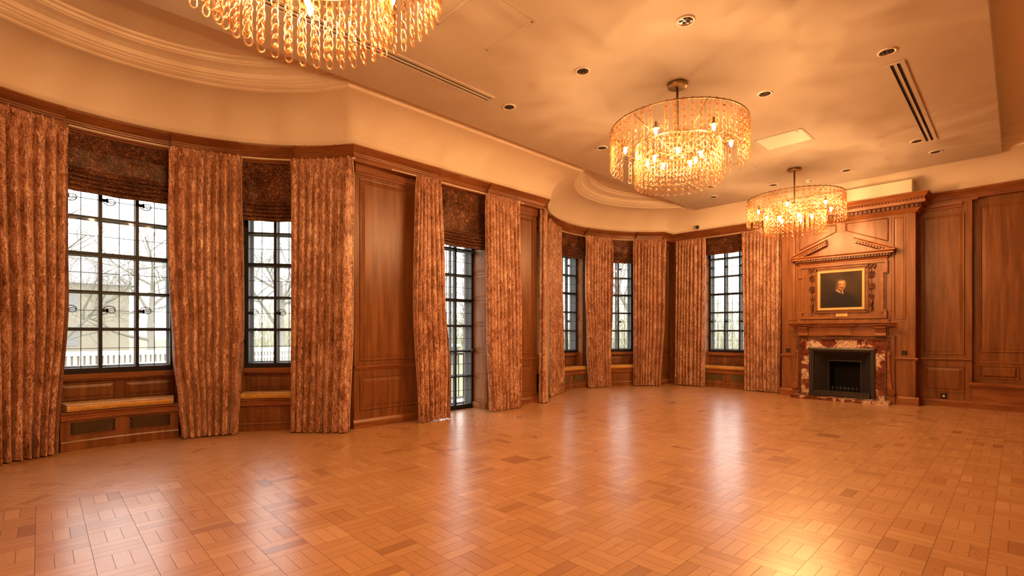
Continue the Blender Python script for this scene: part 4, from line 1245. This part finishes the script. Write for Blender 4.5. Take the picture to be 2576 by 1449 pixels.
def hatch(x0, y0, x1, y1, label, mat='ceiling', key=True):
    r = empty('access_panel', ((x0+x1)/2, (y0+y1)/2, 4.30)); tag(r, label, 'access panel', 'ceiling access panels')
    a, b = (x1-x0)/2, (y1-y0)/2
    m = MB()
    for s in (-1, 1): m.box(s*a-.012, -b-.012, -.006, s*a+.012, b+.012, 0); m.box(-a, s*b-.012, -.006, a, s*b+.012, 0)
    m.build('edge_frame', M['ceiling'], r)
    m = MB(); m.box(-a+.015, -b+.015, -.0045, a-.015, b-.015, -.0005); m.build('panel', M[mat], r)
    if key:
        m = MB(); m.lathe([(0, -.006), (.012, -.006), (.012, -.004)], (a-.08, -b+.06, 0), 10); m.build('lock', M['dark'], r)
M['satin'] = plain('satin_white_metal', (.62, .56, .48), .5)
hatch(-3.86, 2.74, -3.20, 3.36, 'large square access panel in the ceiling right of the nearest chandelier')
hatch(-2.83, 7.93, -2.18, 8.50, 'shiny square access panel right of the middle chandelier', 'satin')
hatch(-3.90, 8.78, -3.27, 9.40, 'shiny access panel peeping out behind the middle chandelier', 'satin')
r = empty('smoke_detector', (-2.83, 10.69, 4.30)); tag(r, 'round white smoke detector on the ceiling above the farthest chandelier', 'smoke detector')
m = MB(); m.lathe([(0, 0), (.055, 0), (.055, -.018), (.045, -.022)], n=20); m.build('base', M['white'], r)
m = MB(); m.lathe([(.045, -.022), (.046, -.04), (.034, -.055), (0, -.058)], n=20); m.build('sensor_head', M['white'], r)
m = MB(); m.lathe([(.0465, -.028), (.0470, -.034)], n=20); m.build('slot', M['dark'], r)
r = empty('dome_camera', (-5.53, 11.74, 3.955)); tag(r, 'small dark dome camera on the cove above the far cornice', 'camera')
m = MB(); m.lathe([(0, .03), (.058, .03), (.062, .0), (.055, -.012), (0, -.012)], n=20, axis='y'); m.build('mount', M['white'], r)
m = MB(); m.ball((0, -.02, -.0), (.046, .046, .046), 14, 10); m.build('dome', M['castiron'], r)
m = MB(); m.ball((.012, -.06, .008), .010, 8, 6); m.build('lens', M['chrome'], r)

# ------------------------------------------------------------------ outside
GZ = -.55
m = MB(); m.box(-150, -90, GZ-.3, 60, 150, GZ)
o = m.build('ground_lawn', M['lawn']); tag(o, 'pale winter lawn outside the windows', 'lawn', kind='structure')
def fence(p0, p1, label):
    r = empty('picket_fence', (p0[0], p0[1], GZ)); tag(r, label, 'fence')
    d = Vector((p1[0]-p0[0], p1[1]-p0[1], 0)); L = d.length; d /= L; nn = Vector((-d.y, d.x, 0))
    F = ((0, 0, 0), tuple(d), tuple(nn), (0, 0, 1))
    m = MB(); m.obox(F, 0, .012, .25, L, .04, .32); m.obox(F, 0, .012, .98, L, .04, 1.05); m.build('rail', M['picket'], r)
    n = int(L/.135); proto = None
    for i in range(n):
        if proto is None:
            mm = MB(); mm.box(-.037, -.012, 0, .037, .012, 1.20); mm.lathe([(.0, 1.29), (.03, 1.275), (.042, 1.24), (.035, 1.205), (.02, 1.19)], n=8)
            q = proto = mm.build('picket', M['picket'], r)
        else: q = proto.copy(); col.objects.link(q); q.parent = r
        q.location = tuple(d*(i*.135+.06)); q.rotation_euler = (0, 0, math.atan2(d.y, d.x))
fence((-15.2, -2.6), (-20.0, 8.0), 'white picket fence outside the far left window')
# stone garden wall and house
r = empty('garden_wall', (-23.5, 2, GZ)); tag(r, 'low stone garden wall beyond the picket fence', 'wall')
m = MB(); m.box(-.25, -14, 0, .25, 16, 1.05); m.build('masonry', M['rubble'], r)
m = MB(); m.box(-.32, -14.1, 1.05, .32, 16.1, 1.2); m.build('coping', M['picket'], r)
r = empty('house', (-48, 2.4, GZ)); tag(r, 'pale stone house seen far off through the far left window', 'house')
m = MB(); m.box(-4, -16, 0, 4, 2.2, 5.2); m.build('walls', M['stone'], r)
m = MB(); m.add([(-4.3, -16.4, 5.2), (4.3, -16.4, 5.2), (4.3, 2.6, 5.2), (-4.3, 2.6, 5.2), (0, -14, 7.6), (0, .2, 7.6)], [(0, 3, 5, 4), (1, 4, 5, 2), (0, 4, 1), (2, 5, 3)]); m.build('roof', M['roofslate'], r)
for y in (-13, -10, -7, -4, -1):
    for z in (1.0, 3.3):
        m = MB(); m.box(4.0, y-.5, z, 4.04, y+.5, z+1.3); m.build('window', M['roofslate'], r)
# terrace railing outside the door
r = empty('terrace_railing', (-8.9, 5.0, GZ)); tag(r, 'dark iron terrace railing outside the glass door', 'railing')
m = MB(); m.box(-.025, -1.2, 1.38, .025, 5.2, 1.43); m.box(-.02, -1.2, .12, .02, 5.2, .16); m.build('hand_rail', M['railiron'], r)
proto = None
for i in range(44):
    if proto is None:
        m = MB(); m.box(-.01, -.01, 0, .01, .01, 1.38); q = proto = m.build('baluster', M['railiron'], r)
    else: q = proto.copy(); col.objects.link(q); q.parent = r
    q.location = (0, -1.15+i*.145, 0)
# bare trees
def tree_mesh(seed, H=11):
    rnd = random.Random(seed); m = MB()
    def branch(p, d, L, r, depth):
        n = 4; pts = [p]; rr = [r]; dd = d.copy()
        for i in range(n):
            dd = (dd + Vector((rnd.gauss(0, .16), rnd.gauss(0, .16), rnd.gauss(.04, .10)))).normalized()
            pts.append(pts[-1]+dd*(L/n)); rr.append(r*(1-.5*(i+1)/n))
        m.tube(pts, rr, 7 if depth == 0 else (5 if depth < 2 else 3), caps=False)
        if depth >= 5: return
        k = {0: 6, 1: 5, 2: 4, 3: 4, 4: 3}[depth]
        for i in range(k):
            t = rnd.uniform(.35 if depth else .3, 1.0); j = min(n-1, int(t*n)); q = pts[j].lerp(pts[j+1], t*n-j)
            ax = Vector((rnd.gauss(0, 1), rnd.gauss(0, 1), rnd.gauss(.15, .5))).normalized()
            nd = (dd*.75 + ax*.85).normalized()
            branch(q, nd, L*rnd.uniform(.5, .75), max(.006, rr[j]*.55), depth+1)
    branch(Vector((0, 0, -.3)), Vector((.03, .02, 1)), H*.42, .20, 0)
    return m
protos = []
tspots = [(-19.5, .4, 0, 1.0), (-36, 4.7, 1, 1.2), (-24, 8.3, 2, 1.0), (-32, 18, 0, 1.1), (-20.5, 20, 1, 1.1), (-15.5, 15.0, 2, .9), (-30, -8, 1, 1.1), (-16, 26, 0, 1.0), (-9, 36, 1, 1.1), (-13.5, 44, 0, 1.15), (-38, 26, 2, 1.3)]
TL = ['bare tree with forked trunk beyond the fence in the far left window', 'bare tree standing behind the picket fence in the far left window', 'bare tree in the narrow window of the near bay', 'bare tree far off beyond the near bay windows',
      'bare tree seen through the glass door', 'bare twisted tree close to the glass door railing', 'bare tree at the left edge of the far left window', 'bare tree outside the middle window of the far bay', 
      'bare tree outside the end wall window', 'distant bare tree behind the one outside the end wall window', 'hazy bare tree far behind the glass door']
for i, ((x, y, k, s), lb) in enumerate(zip(tspots, TL)):
    if k >= len(protos):
        o = tree_mesh(20+k).build('bare_tree', M['bark']); protos.append(o)
    else:
        o = protos[k].copy(); col.objects.link(o)
    o.location = (x, y, GZ); o.scale = (s, s, s); o.rotation_euler = (0, 0, i*1.7)
    tag(o, lb, 'tree', 'bare trees outside')
# distant winter thicket
rnd = random.Random(11); m = MB()
def bush(x, y, R, H):
    for _ in range(46):
        a = rnd.uniform(0, 2*PI); q = R*math.sqrt(rnd.random())
        p = Vector((x+q*math.cos(a), y+q*math.sin(a), GZ)); h = H*rnd.uniform(.45, 1)
        p2 = p+Vector((rnd.gauss(0, .25)*R, rnd.gauss(0, .25)*R, h*.6)); p3 = p2+Vector((rnd.gauss(0, .3)*R, rnd.gauss(0, .3)*R, h*.4))
        m.tube([p, p2, p3], [.06, .045, .012], 3, caps=False)
for i in range(44):
    t = i/43; a = lerp(PI*.93, PI*.44, t)
    R = rnd.uniform(52, 62)
    bush(-3+R*math.cos(a), 3+R*math.sin(a), rnd.uniform(2.5, 4.2), rnd.uniform(4.5, 8.5))
o = m.build('winter_thicket', M['twig']); tag(o, 'hazy olive thicket along the far side of the lawn', 'thicket', kind='stuff')

# ------------------------------------------------------------------ light, camera
w = bpy.data.worlds.new('overcast'); sc.world = w; w.use_nodes = True
nt = w.node_tree; bg = nt.nodes['Background']
tc = nt.nodes.new('ShaderNodeTexCoord'); sx = nt.nodes.new('ShaderNodeSeparateXYZ'); rp = nt.nodes.new('ShaderNodeValToRGB')
nt.links.new(tc.outputs['Generated'], sx.inputs[0]); nt.links.new(sx.outputs['Z'], rp.inputs['Fac'])
rp.color_ramp.elements[0].color = (.93, .90, .87, 1); rp.color_ramp.elements[1].color = (1, .97, .96, 1); rp.color_ramp.elements[1].position = .5
nt.links.new(rp.outputs[0], bg.inputs[0]); bg.inputs[1].default_value = 3.3

cam = bpy.data.cameras.new('camera'); co = bpy.data.objects.new('camera', cam); col.objects.link(co)
cam.sensor_width = 36; cam.sensor_fit = 'HORIZONTAL'; cam.lens = 36*1231/2576
cam.shift_y = (836-724.5)/2576
co.location = (0, 0, 1.35); co.rotation_euler = (PI/2, 0, D(46.0))
cam.clip_start = .05; cam.clip_end = 500
sc.camera = co
vs_ = sc.view_settings; vs_.view_transform = 'Standard'; vs_.look = 'None'; vs_.gamma = 1; vs_.use_curve_mapping = False; vs_.exposure = .4
sc.cycles.caustics_reflective = False; sc.cycles.caustics_refractive = False
sc.cycles.sample_clamp_indirect = 6
sc.cycles.transparent_max_bounces = 14
sc.cycles.max_bounces = 6; sc.cycles.diffuse_bounces = 4; sc.cycles.glossy_bounces = 3
sc.cycles.adaptive_threshold = .06
